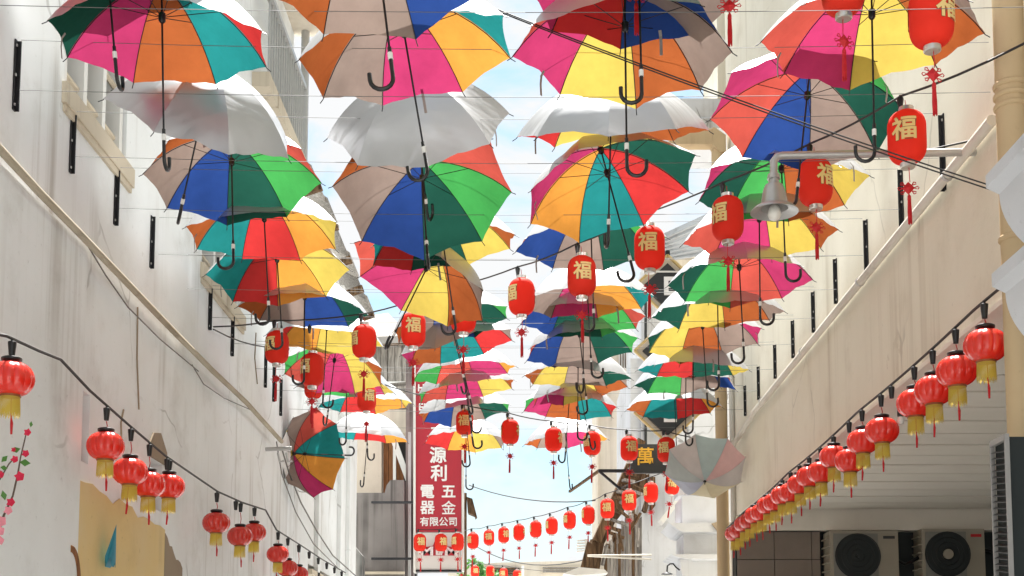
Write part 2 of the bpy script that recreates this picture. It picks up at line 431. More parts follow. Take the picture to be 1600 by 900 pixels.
# yellow paint field and patched plaster low on the wall
def ragged(y0, y1, z0, z1, n=14, amp=.05, drop=0., seed=0):
    top = [(LX + .006, y0 + (y1-y0)*i/n, z1 - drop*i/n + amp*noise.noise(Vector((i*.7, seed, 3.1)))) for i in range(n+1)]
    return [(LX + .006, y0, z0)] + top + [(LX + .006, y1, z0)]
part(MB().prism(ragged(7.04, 8.78, 0, 2.76, 14, .07, .06, 1), (-.02, 0, 0)), 'yellow_panel', M['yellowwall'], lh)
part(MB().prism(ragged(8.79, 9.25, 0, 2.66, 8, .10, .2, 5), (-.02, 0, 0)), 'bare_plaster_patch', M['brownplaster'], lh)
part(MB().prism([(LX+.001, 8.36, 3.22), (LX+.001, 8.44, 3.30), (LX+.001, 8.6, 3.33), (LX+.001, 8.76, 3.22), (LX+.001, 8.76, 3.13), (LX+.001, 8.36, 3.13)], (.012, 0, 0)), 'lintel', M['brownplaster'], lh)
arc = [onx(106 + 12*math.sin(t)*1.0, 905 - 48*math.cos(t) + 0, LX + .02) for t in [i*.16 for i in range(11)]]
part(MB().tube(arc, .028, 6), 'painted_arch', M['shutter'], lh)
# dangling cracks of bare render: shallow grooves read as thin dark ridges
for pts in ([(193,640),(189,660),(190,700)], [(215,480),(214,560),(217,640)], [(400,520),(398,560),(402,600)]):
    part(MB().tube([onx(x, y, LX + .004) for x, y in pts], .006, 5), 'render_seam', M['brownplaster'], lh)
tealc = onx(173, 852, LX + .05)
mb = MB()
n = 16
for i in range(n):
    pass
mb.add([tealc + Vector((.03, 0, .125))] + [tealc + Vector((.045*math.cos(2*PI*k/n)*.5, .075*math.sin(2*PI*k/n), -.10 + .03*((k*7) % 3 - 1))) for k in range(n)],
       [(0, 1 + k, 1 + (k+1) % n) for k in range(n)] + [tuple(range(n, 0, -1))])
solo(mb, 'hanging_cone', M['tealpaint'], 'small teal pointed cone hanging on the yellow wall panel', 'ornament')
# upper balcony with railing
bal = thing('balcony', 'high narrow balcony with thin vertical railing bars on the left house', 'balcony', (LX, 12, 7.2))
part(MB().box((LX, 11.2, 7.06), (LX+.16, 13.19, 7.2)), 'slab', M['sill'], bal)
part(MB().box((LX, 11.2, 7.95), (LX+.16, 11.26, 8.0)).box((LX+.10, 11.26, 7.95), (LX+.16, 13.1, 8.0)), 'top_rail', M['steel'], bal)
for k in range(16):
    y = 11.3 + k*.115
    part(MB().tube([(LX+.13, y, 7.2), (LX+.13, y, 7.96)], .012, 6), 'bar', M['steel'], bal)
part(MB().tube([(LX+.13, 13.15, 7.0), (LX+.13, 13.15, 8.9)], .045, 10), 'post', M['steel'], bal, True)
part(MB().box((LX, 11.0, 8.62), (-1.98, 13.25, 8.74)).box((LX, 11.0, 8.74), (-2.02, 13.22, 8.86)), 'roof_slab', M['plaster_cream'], bal)
# second left house with the dark eave
l2 = thing('house', 'lower whitewashed house on the left under a dark weathered eave', 'house', (LX, 16, 0))
mb = MB(); wall_grid(mb, LX, 13.2, 18.7, 0, 7.0, [(14.6, 16.6, 1.6, 3.02)], .12, 1); shell(mb, LX, -8, 13.2, 18.7, 0, 7.0)
part(mb, 'wall', M['plaster_left'], l2)
part(MB().box((LX-.11, 14.6, 2.9), (LX+.05, 16.6, 2.96)), 'awning_strip', M['sill'], l2)
for k in range(6):
    y = 13.25 + k*.92
    part(MB().prism([(LX-.3,y,7.42),(LX+.20+.03*(k%2),y,7.12),(LX+.20+.03*(k%2),y,7.18),(LX-.3,y,7.55)], (0,.90,0)), 'eave_board', M['timber_grey'], l2)
for k in range(5):
    y = 13.5 + k*1.2
    part(MB().bar((LX-.02, y, 6.95), (LX+.27, y, 7.05), .07, .09), 'rafter', M['timber'], l2)
for y in (15.0, 16.8, 17.6):
    part(MB().box((LX+.002, y, 0), (LX+.05, y+.16, 7.0)), 'pilaster', M['plaster_left'], l2)

# ------------------------------------------------------------------ things fixed on the left wall
path = [onx(x, y, LX+.09) for x, y in ((-120,100),(0,228),(60,298),(130,370),(200,445),(270,520),(330,580),(385,628),(440,690))]
pz = sum(p.z for p in path)/len(path)
for p in path[1:-1]: p.z = pz + (p.z - pz)*.5
solo(MB().tube(path, .021, 10), 'pipe', M['oldpipe'], 'old beige pipe running along the left wall above the lantern string', 'pipe', smooth=True)
for j, (pts, lab) in enumerate(((((130,372),(165,430),(200,480),(250,530),(310,580)), 'thin grey cable drooping below the beige pipe, lower of two'),
                                (((125,365),(170,412),(215,462),(260,512)), 'thin grey cable hugging the beige pipe, upper of two'))):
    solo(MB().tube([onx(x, y, LX+.06+.02*j) for x, y in pts], .0042, 6), 'cable', M['cable_grey'], lab, 'cable')
solo(MB().tube([onx(x, y, LX+.04) for x, y in ((300,570),(318,600),(350,622),(395,642))], .004, 6), 'cable', M['cable_grey'], 'thin cable loop hanging where the beige pipe ends', 'cable')
solo(MB().tube([onx(x, y, LX+.05) for x, y in ((440,700),(452,740),(470,785),(495,830),(520,868),(556,900))], .008, 6), 'cable', M['cable_grey'], 'grey cable dropping along the far left white wall', 'cable')
solo(MB().tube([onx(x, y, LX+.05) for x, y in ((432,690),(440,740),(462,800),(490,850),(530,890))], .006, 6), 'cable', M['cable_grey'], 'thinner cable beside the drooping grey one on the far left wall', 'cable')
# metal arm with insulator where the fallen umbrella caught
arm = thing('wall_hook', 'rusty metal arm with hooks on the far left wall behind the fallen umbrella', 'bracket', onx(425,702,LX))
part(MB().tube([onx(415,702,LX), onx(415,702,LX)+Vector((.25,0,.01))], .02, 8), 'arm', M['steel'], arm, True)
for k in range(2):
    part(MB().tube([onx(418,712,LX)+Vector((.10+.08*k,0,.03)), onx(418,712,LX)+Vector((.12+.08*k,0,-.06)), onx(418,712,LX)+Vector((.16+.08*k,0,-.05))], .012, 6), 'hook', M['steel'], arm, True)

# slotted bracket rails that carry the umbrella wires
def bracket(X, Y, z0, z1, side, label):
    t = thing('wall_bracket', label, 'bracket', (X, Y, z0), 'slotted brackets on the alley walls')
    d = side * .022
    part(MB().box((X, Y-.015, z0), (X+side*.006, Y+.015, z1)).box((X+side*.006, Y+.010, z0), (X+side*.024, Y+.015, z1)), 'rail', M['black'], t)
    for k in range(3):
        z = z0 + (z1-z0)*(.08+.42*k)
        part(MB().lathe([(.006, 0), (.006, .004)], 6, (0,0,0)).box((-.002,-.002,0),(.002,.002,.008)) if False else MB().box((X+side*.006, Y-.010, z-.006), (X+side*.012, Y-.001, z+.006)), 'bolt', M['steel'], t)
    return t
left_b = [(22,60,175),(110,168,272),(179,260,353),(235,336,420),(326,445,516),(361,490,557),(413,540,606),(426,566,628),(437,592,650)]
right_b = [(1476,176,300),(1411,262,370),(1356,342,430),(1308,403,475),(1273,455,520),(1241,500,560),(1213,538,592),(1187,572,625),(1166,602,650)]
for i, (x, y0, y1) in enumerate(left_b):
    p = onx(x, (y0+y1)/2, LX)
    bracket(LX+.002, p.y, onx(x, y1, LX).z, onx(x, y0, LX).z, 1, f'black slotted bracket on the left wall, {ORD[i]} from the front')
RX = 2.3
for i, (x, y0, y1) in enumerate(right_b):
    p = onx(x, (y0+y1)/2, RX)
    bracket(RX-.002, p.y, onx(x, y1, RX).z, onx(x, y0, RX).z, -1, f'black slotted bracket on the right wall, {ORD[i]} from the front')
wi = 0
for i, Y in enumerate([5.2, 5.99, 6.77, 7.53, 8.36, 9.1, 9.83, 10.6, 11.45, 12.3, 13.15, 14.0]):
    for z in (4.755, 4.50):
        solo(MB().tube(sag((LX+.03, Y, z), (RX-.03, Y+.02, z), .03 + .02*random.random(), 6), .0017, 4), 'wire', M['wire'],
             f'thin {"upper" if z > 4.6 else "lower"} wire across the alley carrying the {ORD[i]} umbrella row', 'wire', 'umbrella wires')

# ------------------------------------------------------------------ right house with the open recess
rh = thing('house', 'cream plastered house on the right overhanging a dim open recess', 'house', (RX, 10, 0))
part(MB().box((RX, -2, 3.47), (RX+.25, 14.15, 11)), 'wall', M['plaster_right'], rh)
part(MB().box((RX+.251, -2, 3.9), (9, 14.15, 11)), 'upper_floor', M['plaster_right'], rh)
part(MB().box((RX-.012, -2, 3.44), (RX+.26, 13.6, 3.469)), 'edge_trim', M['soffit'], rh)
so = part(MB().box((RX+.27, -2, 3.60), (9, 13.6, 3.64)), 'soffit', M['darkroom'], rh)
y = 5.4; k = 0
while y < 13.55:
    y2 = min(y + .452, 13.59)
    part(MB().box((RX+.262, y+.022, 3.500 + .003*(k % 2)), (8.9, y2-.022, 3.598)), 'board', M['soffit'], so); k += 1
    y = y2
part(MB().box((RX+.26, 13.601, 3.28), (9, 13.9, 3.64)), 'beam', M['soffit'], rh)
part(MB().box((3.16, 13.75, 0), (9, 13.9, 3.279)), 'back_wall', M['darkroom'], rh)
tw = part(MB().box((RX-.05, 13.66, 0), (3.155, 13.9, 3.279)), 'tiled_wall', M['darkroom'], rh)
for r in range(5):
    for c in range(3):
        x0 = RX - .04 + c*.40; z0 = 3.27 - (r+1)*.30
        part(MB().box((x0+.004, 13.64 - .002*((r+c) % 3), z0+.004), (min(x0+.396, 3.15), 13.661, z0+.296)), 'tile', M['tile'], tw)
part(MB().box((RX-.02, 13.72, 0), (RX+.06, 13.78, 3.3)), 'corner_strip', M['darkroom'], rh)
part(MB().box((RX+.0, 14.151, 0), (9, 14.4, 3.469)).box((RX+.05, 13.91, 0), (9, 14.15, 3.469)), 'rear_wall', M['plaster_right'], rh)
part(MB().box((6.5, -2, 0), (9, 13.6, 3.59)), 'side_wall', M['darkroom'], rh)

def ac_unit(x0, x1, z1, plate, label, hub):
    Y = 13.40; h = .56; z0 = z1 - h; w = x1 - x0
    t = thing('ac_unit', label, 'ac unit', (x0, Y, z0), 'air conditioner units in the recess')
    part(MB().box((x0, Y, z0), (x1, Y+.30, z1)), 'casing', M['acwhite'], t)
    cx, cz, r = x0 + w*.40, z0 + h*.52, h*.43
    gx = .3 * w
    part(MB().box((x0+.05*w, Y-.012, z0+.04), (x0+.70*w, Y-.001, z1-.03)), 'fan_panel', M['acgrey'], t)
    fan = part(MB().tube([(cx, Y-.013, cz), (cx, Y-.020, cz)], r, 32), 'fan_opening', M['darkroom'], t)
    for q in range(4):
        rr = r*(.28 + .22*q)
        part(MB().tube([(cx + rr*math.cos(a*PI/14), Y-.028, cz + rr*math.sin(a*PI/14)) for a in range(29)], .003, 4), 'guard_ring', M['blackplastic'], fan)
    for q in range(5):
        a = q*2*PI/5 + .3
        part(MB().prism([(cx+.03*math.cos(a), Y-.022, cz+.03*math.sin(a)), (cx+r*.9*math.cos(a-.22), Y-.022, cz+r*.9*math.sin(a-.22)),
                         (cx+r*.9*math.cos(a+.22), Y-.0225, cz+r*.9*math.sin(a+.22))], (0, -.003, 0)), 'blade', M['darkroom'], fan)
    part(MB().tube([(cx, Y-.02, cz), (cx, Y-.04, cz)], r*hub, 20), 'fan_hub', M['acwhite'] if hub > .2 else M['blackplastic'], t)
    part(MB().box((x0+.78*w, Y-.006, z1-.085), (x0+.95*w, Y-.001, z1-.055)), 'name_plate', plate, t)
    for q in range(6):
        zz = z0 + .05 + q*.085
        part(MB().box((x0-.03, Y+.03, zz), (x0-.001, Y+.26, zz+.012)), 'side_fin', M['acwhite'], t)
    part(MB().bar((x0+.1, Y+.15, z0-.03), (x0+.1, Y+.36, z0-.03), .04, .05).bar((x1-.1, Y+.15, z0-.03), (x1-.1, Y+.36, z0-.03), .04, .05), 'mount', M['black'], t)
ac_unit(3.20, 3.92, 3.25, M['signblack'], 'beige air conditioner unit nearer the tiled wall with dark fan', .08)
ac_unit(4.17, 4.83, 3.27, M['tassel'], 'beige air conditioner unit with round white fan hub and red plate', .22)
solo(MB().tube([(3.93,13.5,2.95),(4.0,13.45,2.90),(4.08,13.5,2.93),(4.16,13.52,2.98)], .018, 8), 'hose', M['blackplastic'], 'black hose between the two air conditioner units', 'hose', smooth=True)
solo(MB().tube([(4.84,13.55,3.08),(5.0,13.5,3.02),(5.2,13.55,3.12),(5.45,13.6,3.15)], .02, 8), 'hose', M['blackplastic'], 'dark hose leaving the right air conditioner unit', 'hose', smooth=True)
# louvred cabinet by the picture's edge
cb = thing('cabinet', 'tall dark metal cabinet with slatted side at the bottom right', 'cabinet', (2.3, 5.4, 0))
part(MB().box((1.965, 5.145, .3), (2.7, 5.29, 2.62)), 'body', M['darkroom'], cb)
part(MB().box((1.945, 5.13, 2.605), (1.964, 5.302, 2.63)).box((1.945, 5.13, .3), (1.964, 5.139, 2.604)).box((1.945, 5.293, .3), (1.964, 5.302, 2.604)), 'frame', M['cabframe'], cb)
part(MB().box((2.03, 5.135, .3), (2.6, 5.1445, 2.50)), 'mesh_front', M['signblack'], cb)
for k in range(34):
    z = 1.70 + k*.026
    part(MB().add([(1.947,5.141,z),(1.947,5.292,z+.02),(1.961,5.292,z+.027),(1.961,5.141,z+.007),(1.948,5.141,z-.002),(1.948,5.292,z+.018),(1.962,5.292,z+.025),(1.962,5.141,z+.005)],
                  [(0,1,2,3),(4,7,6,5),(0,4,5,1),(1,5,6,2),(2,6,7,3),(3,7,4,0)]), 'slat', M['slat'], cb)
# white moulded ledges on the near house
def ledge(name, z, x0, label):
    t = thing(name, label, 'ledge', (x0+.3, 4.2, z))
    prof = [(x0, z), (x0, z+.05), (x0+.55, z+.05), (x0+.55, z-.26), (x0+.20, z-.26)] + [(x0+.20 - .15*math.sin(t)**1.6, z-.26 + .235*(1-math.cos(t))) for t in [k*PI/2/12 for k in range(1, 13)]]
    part(MB().prism([(a, 3.0, b) for a, b in prof], (0, 1.78, 0)), 'moulding', M['plaster_white'], t, True)
ledge('wall_ledge', 3.52, 1.775, 'upper white moulded ledge jutting in at the right edge')
ledge('wall_ledge', 3.13, 1.785, 'lower white moulded ledge jutting in at the right edge')
# downpipes
def downpipe(x, y, r, z0, z1, collars, label, mat='tan'):
    t = thing('downpipe', label, 'pipe', (x, y, z0))
    part(MB().tube([(x, y, z0), (x, y, z1)], r, 20), 'tube', M[mat], t, True)
    for z in collars:
        part(MB().lathe([(r+.004, z-.012), (r+.010, z-.006), (r+.010, z+.006), (r+.004, z+.012)], 20, (x, y, 0)), 'collar', M[mat], t, True)
downpipe(2.215, 5.62, .068, .6, 10, [3.62, 4.24, 4.29, 4.34], 'thick tan downpipe near the right edge behind the lamp arm')
downpipe(2.165, 13.98, .068, 0, 7.65, [3.9, 5.9], 'tan downpipe at the far end of the cream right wall')
downpipe(2.27, 13.9, .028, 2.2, 5.2, [3.4, 4.3], 'narrow white pipe beside the far tan downpipe', 'pvc')
et = thing('duct', 'square tan duct turning sideways above the far downpipe', 'duct', (1.85, 13.98, 7.72))
part(MB().box((1.62, 13.90, 7.70), (2.10, 14.06, 7.88)), 'duct_body', M['tan'], et)
part(MB().prism([(2.10,13.89,7.69),(2.20,13.89,7.60),(2.25,13.89,7.62),(2.25,13.89,7.80),(2.13,13.89,7.89),(2.10,13.89,7.89)], (0,.18,0)), 'elbow', M['tan'], et)
ev = thing('eave', 'pale flat eave slab high behind the tan duct', 'eave', (2.0, 14.8, 8.1))
part(MB().box((1.70, 14.42, 8.12), (2.9, 15.6, 8.24)).box((1.74, 14.46, 8.24), (2.9, 15.6, 8.5)), 'slab', M['plaster_white'], ev)
part(MB().box((2.25, 14.41, 8.5), (4.5, 15.6, 12)), 'wall', M['plaster_right'], ev)
# white conduit on the right wall
path = [(RX-.05, 5.95, 4.33), (RX-.05, 12.4, 4.31), (RX-.06, 12.9, 4.26), (RX-.08, 13.5, 4.2), (RX-.16, 14.1, 4.15)]
cd = thing('conduit', 'white conduit pipe running along the right wall under the brackets', 'pipe', (RX, 9, 4.3))
part(MB().tube(path, .028, 10), 'tube', M['pvc'], cd, True)
for y in (6.6, 8.4, 10.2, 12.0):
    part(MB().tube([(RX-.05, y-.012, 4.325), (RX-.05, y+.012, 4.325)], .034, 10), 'clip', M['steel'], cd)
# street lamp on a pipe arm
AY = 6.32
a0, a1 = at(1562, 237, AY), at(1222, 243, AY)
lp = thing('street_lamp', 'grey bell-shaped lamp hanging from a pipe arm across the right side', 'lamp', a1)
part(MB().tube([a0, a1, a1+Vector((-.025,0,-.006)), a1+Vector((-.043,0,-.03)), a1+Vector((-.045,0,-.10))], .020, 12), 'arm', M['steel'], lp, True)
bc = a1 + Vector((-.045, 0, 0))
part(MB().lathe([(.030,-.10),(.034,-.125),(.026,-.128),(.030,-.15),(.026,-.155)], 20, bc), 'neck', M['steel'], lp, True)
part(MB().lathe([(.026,-.150),(.045,-.158),(.056,-.185),(.068,-.255),(.074,-.268),(.100,-.275),(.118,-.292),(.122,-.300),(.116,-.298),(.070,-.280),(.05,-.2)], 28, bc, False), 'shade', M['steel'], lp, True)
part(MB().lathe([(.012,-.26),(.022,-.27),(.030,-.29),(.034,-.312),(.027,-.332),(.012,-.343),(.001,-.345)], 18, bc), 'bulb', M['bulb'], lp, True)
part(MB().tube([at(1562,210,6.4), at(1440,237,6.36)], .006, 6), 'stay_wire', M['cable'], lp)
# two power cables
for j, dy in enumerate((0, 7)):
    solo(MB().tube(sag(at(690, -20+dy*.3, 5.7), at(1660, 326+dy, 4.8), .03, 14), .0031, 6), 'power_cable', M['cable'],
         f'long black power cable slanting across the upper right, {"upper" if j == 0 else "lower"} of the pair', 'cable')
# ------------------------------------------------------------------ lettering
def glyphs(body, h, bold=0.0, cuts=0):
    """outline of the given characters as flat triangles, h metres tall per em, centred"""
    cu = bpy.data.curves.new('lettering', 'FONT'); cu.body = body; cu.size = 1; cu.offset = bold; cu.resolution_u = 3
    o = bpy.data.objects.new('lettering', cu); C.objects.link(o)
    bpy.context.view_layer.update()
    me = bpy.data.meshes.new_from_object(o.evaluated_get(bpy.context.evaluated_depsgraph_get()))
    bpy.data.objects.remove(o); bpy.data.curves.remove(cu)
    bm = bmesh.new(); bm.from_mesh(me); bpy.data.meshes.remove(me)
    bmesh.ops.remove_doubles(bm, verts=bm.verts, dist=1e-5)
    xs = [v.co.x for v in bm.verts]; ys = [v.co.y for v in bm.verts]
    cx, cy = (min(xs)+max(xs))/2, (min(ys)+max(ys))/2
    for v in bm.verts: v.co = Vector(((v.co.x-cx)*h, (v.co.y-cy)*h, 0))
    if cuts:
        w = (max(xs)-min(xs))*h
        for k in range(1, cuts):
            bmesh.ops.bisect_plane(bm, geom=bm.verts[:]+bm.edges[:]+bm.faces[:], plane_co=(-w/2 + w*k/cuts, 0, 0), plane_no=(1, 0, 0))
    bmesh.ops.triangulate(bm, faces=bm.faces)
    bm.verts.index_update()
    out = ([v.co.copy() for v in bm.verts], [tuple(v.index for v in f.verts) for f in bm.faces])
    bm.free()
    return out
def flat_text(body, h, c, mat, parent, bold=.012, sx=1.0, name='lettering'):
    """raised characters on a board that faces the camera, c is the centre"""
    vv, ff = glyphs(body, h, bold)
    c = Vector(c); mb = MB()
    n = len(vv)
    fr = [c + Vector((v.x*sx, -.012, v.y)) for v in vv]; bk = [c + Vector((v.x*sx, 0, v.y)) for v in vv]
    edge = {}
    for f in ff:
        for a, b in zip(f, f[1:]+f[:1]): edge[(a, b)] = edge.get((a, b), 0) + 1
    side = [(a, b, b+n, a+n) for (a, b) in edge if (b, a) not in edge]
    mb.add(fr + bk, list(ff) + side)
    return part(mb, name, mat, parent)
def slab(poly, Y, d=.2):
    """front-facing outline seen at the given picture points, at distance Y, d deep"""
    return MB().prism([at(x, y, Y) for x, y in poly], (0, d, 0))

# ------------------------------------------------------------------ grey shop house beyond, left
sh = thing('shop_house', 'old shop house with streaked grey concrete parapet left of the red sign', 'house', (-3, 20, 0))
P0 = slab([(500,1100),(500,770),(601,770),(604,758),(610,750),(631,750),(631,1100)], 20.0, .25)
part(P0, 'parapet', M['concrete'], sh)
part(slab([(540,640),(640,640),(640,676),(540,676)], 20.9, .4), 'beam', M['plaster_cream'], sh)
part(slab([(551,677),(596,677),(596,800),(551,800)], 20.9, .3), 'column', M['plaster_cream'], sh)
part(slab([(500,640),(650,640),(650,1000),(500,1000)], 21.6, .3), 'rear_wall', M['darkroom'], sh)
for k in range(3):
    part(slab([(536+5*k,678),(540.4+5*k,678),(540.4+5*k,775),(536+5*k,775)], 21.2, .05), 'shutter_slat', simple('blue_green_slat', (.035,.06,.07), .6), sh)
for a, b, tp in ((599,607,684),(607.6,614,690),(619,624,705),(624.6,630,715)):
    part(slab([(a,tp),(b,tp+6),(b,790),(a,790)], 21.0, .06), 'shutter_board', M['shutter'], sh)
part(slab([(614,690),(618.5,690),(618.5,790),(614,790)], 20.95, .08), 'frame_post', M['whitepaint'], sh)
part(slab([(606,676),(616,676),(637,735),(637,760)], 20.7, .06), 'slanted_board', M['whitepaint'], sh)
part(slab([(634,560),(645,560),(646,1100),(634,1100)], 20.5, .3), 'corner_pier', M['concrete'], sh)
part(slab([(637.5,675),(641.5,675),(641.5,1100),(637.5,1100)], 20.2, .08), 'drain', M['steel'], sh)
part(slab([(500,893),(632,893),(632,897),(500,897)], 19.93, .06), 'ledge', M['sill'], sh)
gb = thing('low_wall', 'soot-streaked dark gable end beside the grey parapet', 'wall', at(550,1000,19.2))
part(slab([(536,838),(541,838),(566,868),(567,1000),(536,1000)], 19.2, .3), 'wall', M['sootwall'], gb)
# timber house behind with grey hip roof
th = thing('timber_house', 'grey weathered timber house with hipped roof behind the left umbrellas', 'house', (-3, 25, 0))
part(slab([(540,640),(540,526),(650,526),(650,640)], 25.4, .1), 'wall', M['timber_grey'], th)
for k in range(10):
    a = 540 + 11*k + random.uniform(-.6,.6)
    part(slab([(a+.4,525),(a+10.6,525),(a+10.6,612+random.uniform(-3,3)),(a+.4,612)], 25.3 + .02*(k % 3), .06), 'plank', M['timber_grey'], th)
part(slab([(530,533),(655,533),(655,537.5),(530,537.5)], 25.1, .12), 'rail', M['timber'], th)
rfp = [at(535,528,25), at(552,497,26.5), at(606,489,26.5), at(640,524,25)]
part(MB().add(rfp + [p+Vector((0,.0,-.15)) for p in rfp], [(0,1,2,3),(7,6,5,4),(0,3,7,4),(1,5,6,2),(0,4,5,1),(2,6,7,3)]), 'roof', M['rooftile'], th)
for k in range(7):
    y0 = 604 + 6*k
    part(MB().bar(at(596-3*k, y0+3, 23.5-.3*k), at(652, y0-2+random.uniform(-2,2), 23.5-.3*k), .5, .035), 'lower_roof_board', M['timber_grey'], th)
part(slab([(540,596),(648,596),(648,602),(540,602)], 24.0, .08), 'white_rail', M['whitepaint'], th)

# ------------------------------------------------------------------ vertical red shop sign
SY = 19.6
sg = thing('shop_sign', 'tall vertical red shop sign with white Chinese characters held by black bars', 'sign', at(686,893,SY))
part(slab([(649.5,560),(721,560),(721,831),(649.5,831)], SY, .16), 'red_panel', M['redsign'], sg)
part(slab([(649.5,832.5),(720,832.5),(720,890),(649.5,890)], SY, .15), 'white_panel', M['signwhite'], sg)
part(slab([(645.8,556),(649.3,556),(649.3,894),(645.8,894)], SY-.03, .22), 'frame_post', M['whitepaint'], sg)
part(slab([(721.3,556),(724.3,556),(724.3,892),(721.3,892)], SY-.03, .22), 'frame_post', M['whitepaint'], sg)
part(slab([(649.5,890.2),(721,890.2),(721,893.5),(649.5,893.5)], SY-.03, .2), 'bottom_rail', M['black'], sg)
for y in (785, 873):
    part(MB().bar(at(581,y,19.95), at(646,y,SY+.1), .04, .035), 'support_bar', M['black'], sg)
px1 = SY / F_PX
def stext(body, x, y, wpx, bold=.02, sx=1.0, mat='letter'):
    return flat_text(body, wpx*px1*1.05, at(x, y, SY-.001), M[mat], sg, bold, sx)
stext('高', 685, 677, 24); stext('源', 684.5, 711, 26, .024); stext('利', 685.5, 739, 26, .024)
stext('電', 668, 768, 22, .022); stext('五', 701, 768, 22, .022); stext('器', 668, 793, 22, .018); stext('金', 701, 793, 22, .008)
stext('有限公司', 685, 815, 14.2, .02)
stext('H', 658, 606, 15, .02); stext('EL', 662, 636, 15, .02)
bd = [(654,858+0),(662,858),(664,848),(668,858)]
part(slab([(655,856),(676,853),(681,842),(690,842),(694,853),(716,856),(717,864),(713,868),(658,868),(654,864)], SY-.012, .0115), 'red_emblem', M['redsign'], sg)
flat_text('M', 19*px1, at(667,861,SY-.012), M['letter'], sg, .03, 1.5); flat_text('E', 17*px1, at(686,861,SY-.012), M['letter'], sg, .03, 1.3); flat_text('M', 19*px1, at(705,861,SY-.012), M['letter'], sg, .03, 1.5)

# ------------------------------------------------------------------ buildings on the far right
wh = thing('white_house', 'bluish white plastered house behind the hanging black signs on the right', 'house', (2.4, 20, 0))
part(slab([(985,1120),(985,560),(1002,560),(1002,420),(1175,420),(1175,1120)], 19.5, 3), 'wall', M['plaster_white'], wh)
part(slab([(1002,640),(1007,640),(1007,900),(1002,900)], 19.42, .07), 'pilaster', M['plaster_white'], wh)
part(slab([(1007,430),(1011,430),(1011,735),(1007,735)], 19.38, .05), 'window_bar', M['signblack'], wh)
part(slab([(1031,560),(1035,560),(1035,690),(1031,690)], 19.38, .05), 'window_bar', M['signblack'], wh)
part(slab([(1016,745),(1024,745),(1024,790),(1016,800)], 19.3, .15), 'shutter', M['timber'], wh)
part(slab([(1031,812),(1064,770),(1070,774),(1037,818)], 19.0, .3), 'stair_string', M['whitepaint'], wh)
# ornate white pier with cornice
pr = thing('ornate_pier', 'white ornamental pier with moulded cornices beside the tan downpipe', 'pier', at(1095,1100,16.2))
def band(x0, x1, y0, y1, Y, d=.5): part(slab([(x0,y0),(x1,y0),(x1,y1),(x0,y1)], Y, d), 'cornice_band', M['plaster_white'], pr)
part(slab([(1068,832),(1140,832),(1140,1100),(1068,1100)], 16.2, .8), 'shaft', M['plaster_white'], pr)
part(slab([(1066,775),(1140,775),(1140,818),(1066,818)], 16.2, .8), 'block', M['plaster_white'], pr)
part(slab([(1045,818),(1140,818),(1140,825),(1056,828),(1066,850),(1069,862),(1069,866),(1140,866),(1140,831.9),(1060,831)], 15.96, .1) if False else slab([(1045,817),(1140,817),(1140,831),(1068,831),(1062,829)], 15.95, 1.0), 'cornice', M['plaster_white'], pr)
part(slab([(1048,866),(1140,866),(1140,873),(1074,873),(1062,871)], 15.9, 1.0), 'cornice', M['plaster_white'], pr)
part(slab([(1062,873.5),(1080,873.5),(1078,905),(1072,940),(1066,900)], 15.98, .2), 'scroll_bracket', M['plaster_white'], pr)
part(slab([(1112,818),(1130,812),(1132,835),(1124,833)], 15.90, .04), 'broken_patch', M['brownplaster'], pr)
part(slab([(1060,700),(1140,700),(1140,774),(1060,774)], 17.0, .5), 'upper_wall', M['plaster_white'], pr)
# cream house with vines drawn in cracks, window grille
ch = thing('cream_house', 'tall cream house behind the right umbrellas with a small barred window', 'house', (1.5, 24, 0))
part(slab([(938,1100),(938,556),(962,545),(1003,545),(1003,1100)], 23.5, 3), 'wall', M['plaster_cream'], ch)
part(slab([(934,556),(938,556),(938,900),(934,900)], 23.4, .4), 'corner_pipe', M['sill'], ch)
wg = part(slab([(967,548),(992,548),(992,576),(967,576)], 23.42, .06), 'window', M['whitepaint'], ch)
for k in range(6):
    part(slab([(969+4*k,550),(970.3+4*k,550),(970.3+4*k,575),(969+4*k,575)], 23.36, .03), 'grille_bar', M['timber'], wg)
# tin roofs seen past the umbrellas
tr_ = thing('tin_roof', 'sloping grey tin roof behind the hanging lanterns on the right', 'roof', at(1085,380,18))
q = [at(1036,374,17.2), at(1160,318,15.8), at(1160,388,16.2), at(1036,408,17.6)]
part(MB().add(q + [p+Vector((0,0,.08)) for p in q], [(0,1,2,3),(7,6,5,4),(0,4,5,1),(1,5,6,2),(2,6,7,3),(3,7,4,0)]), 'sheet', M['tinroof'], tr_)
for k in range(7):
    a, b = q[0].lerp(q[3], k/6), q[1].lerp(q[2], k/6)
    part(MB().tube([a-Vector((0,.03,0)), b-Vector((0,.03,0))], .022, 6), 'corrugation', M['tinroof'], tr_)
part(slab([(1036,385),(1080,368),(1120,372),(1120,430),(1036,430)], 18.0, 1.2), 'gable_wall', M['plaster_cream'], tr_)
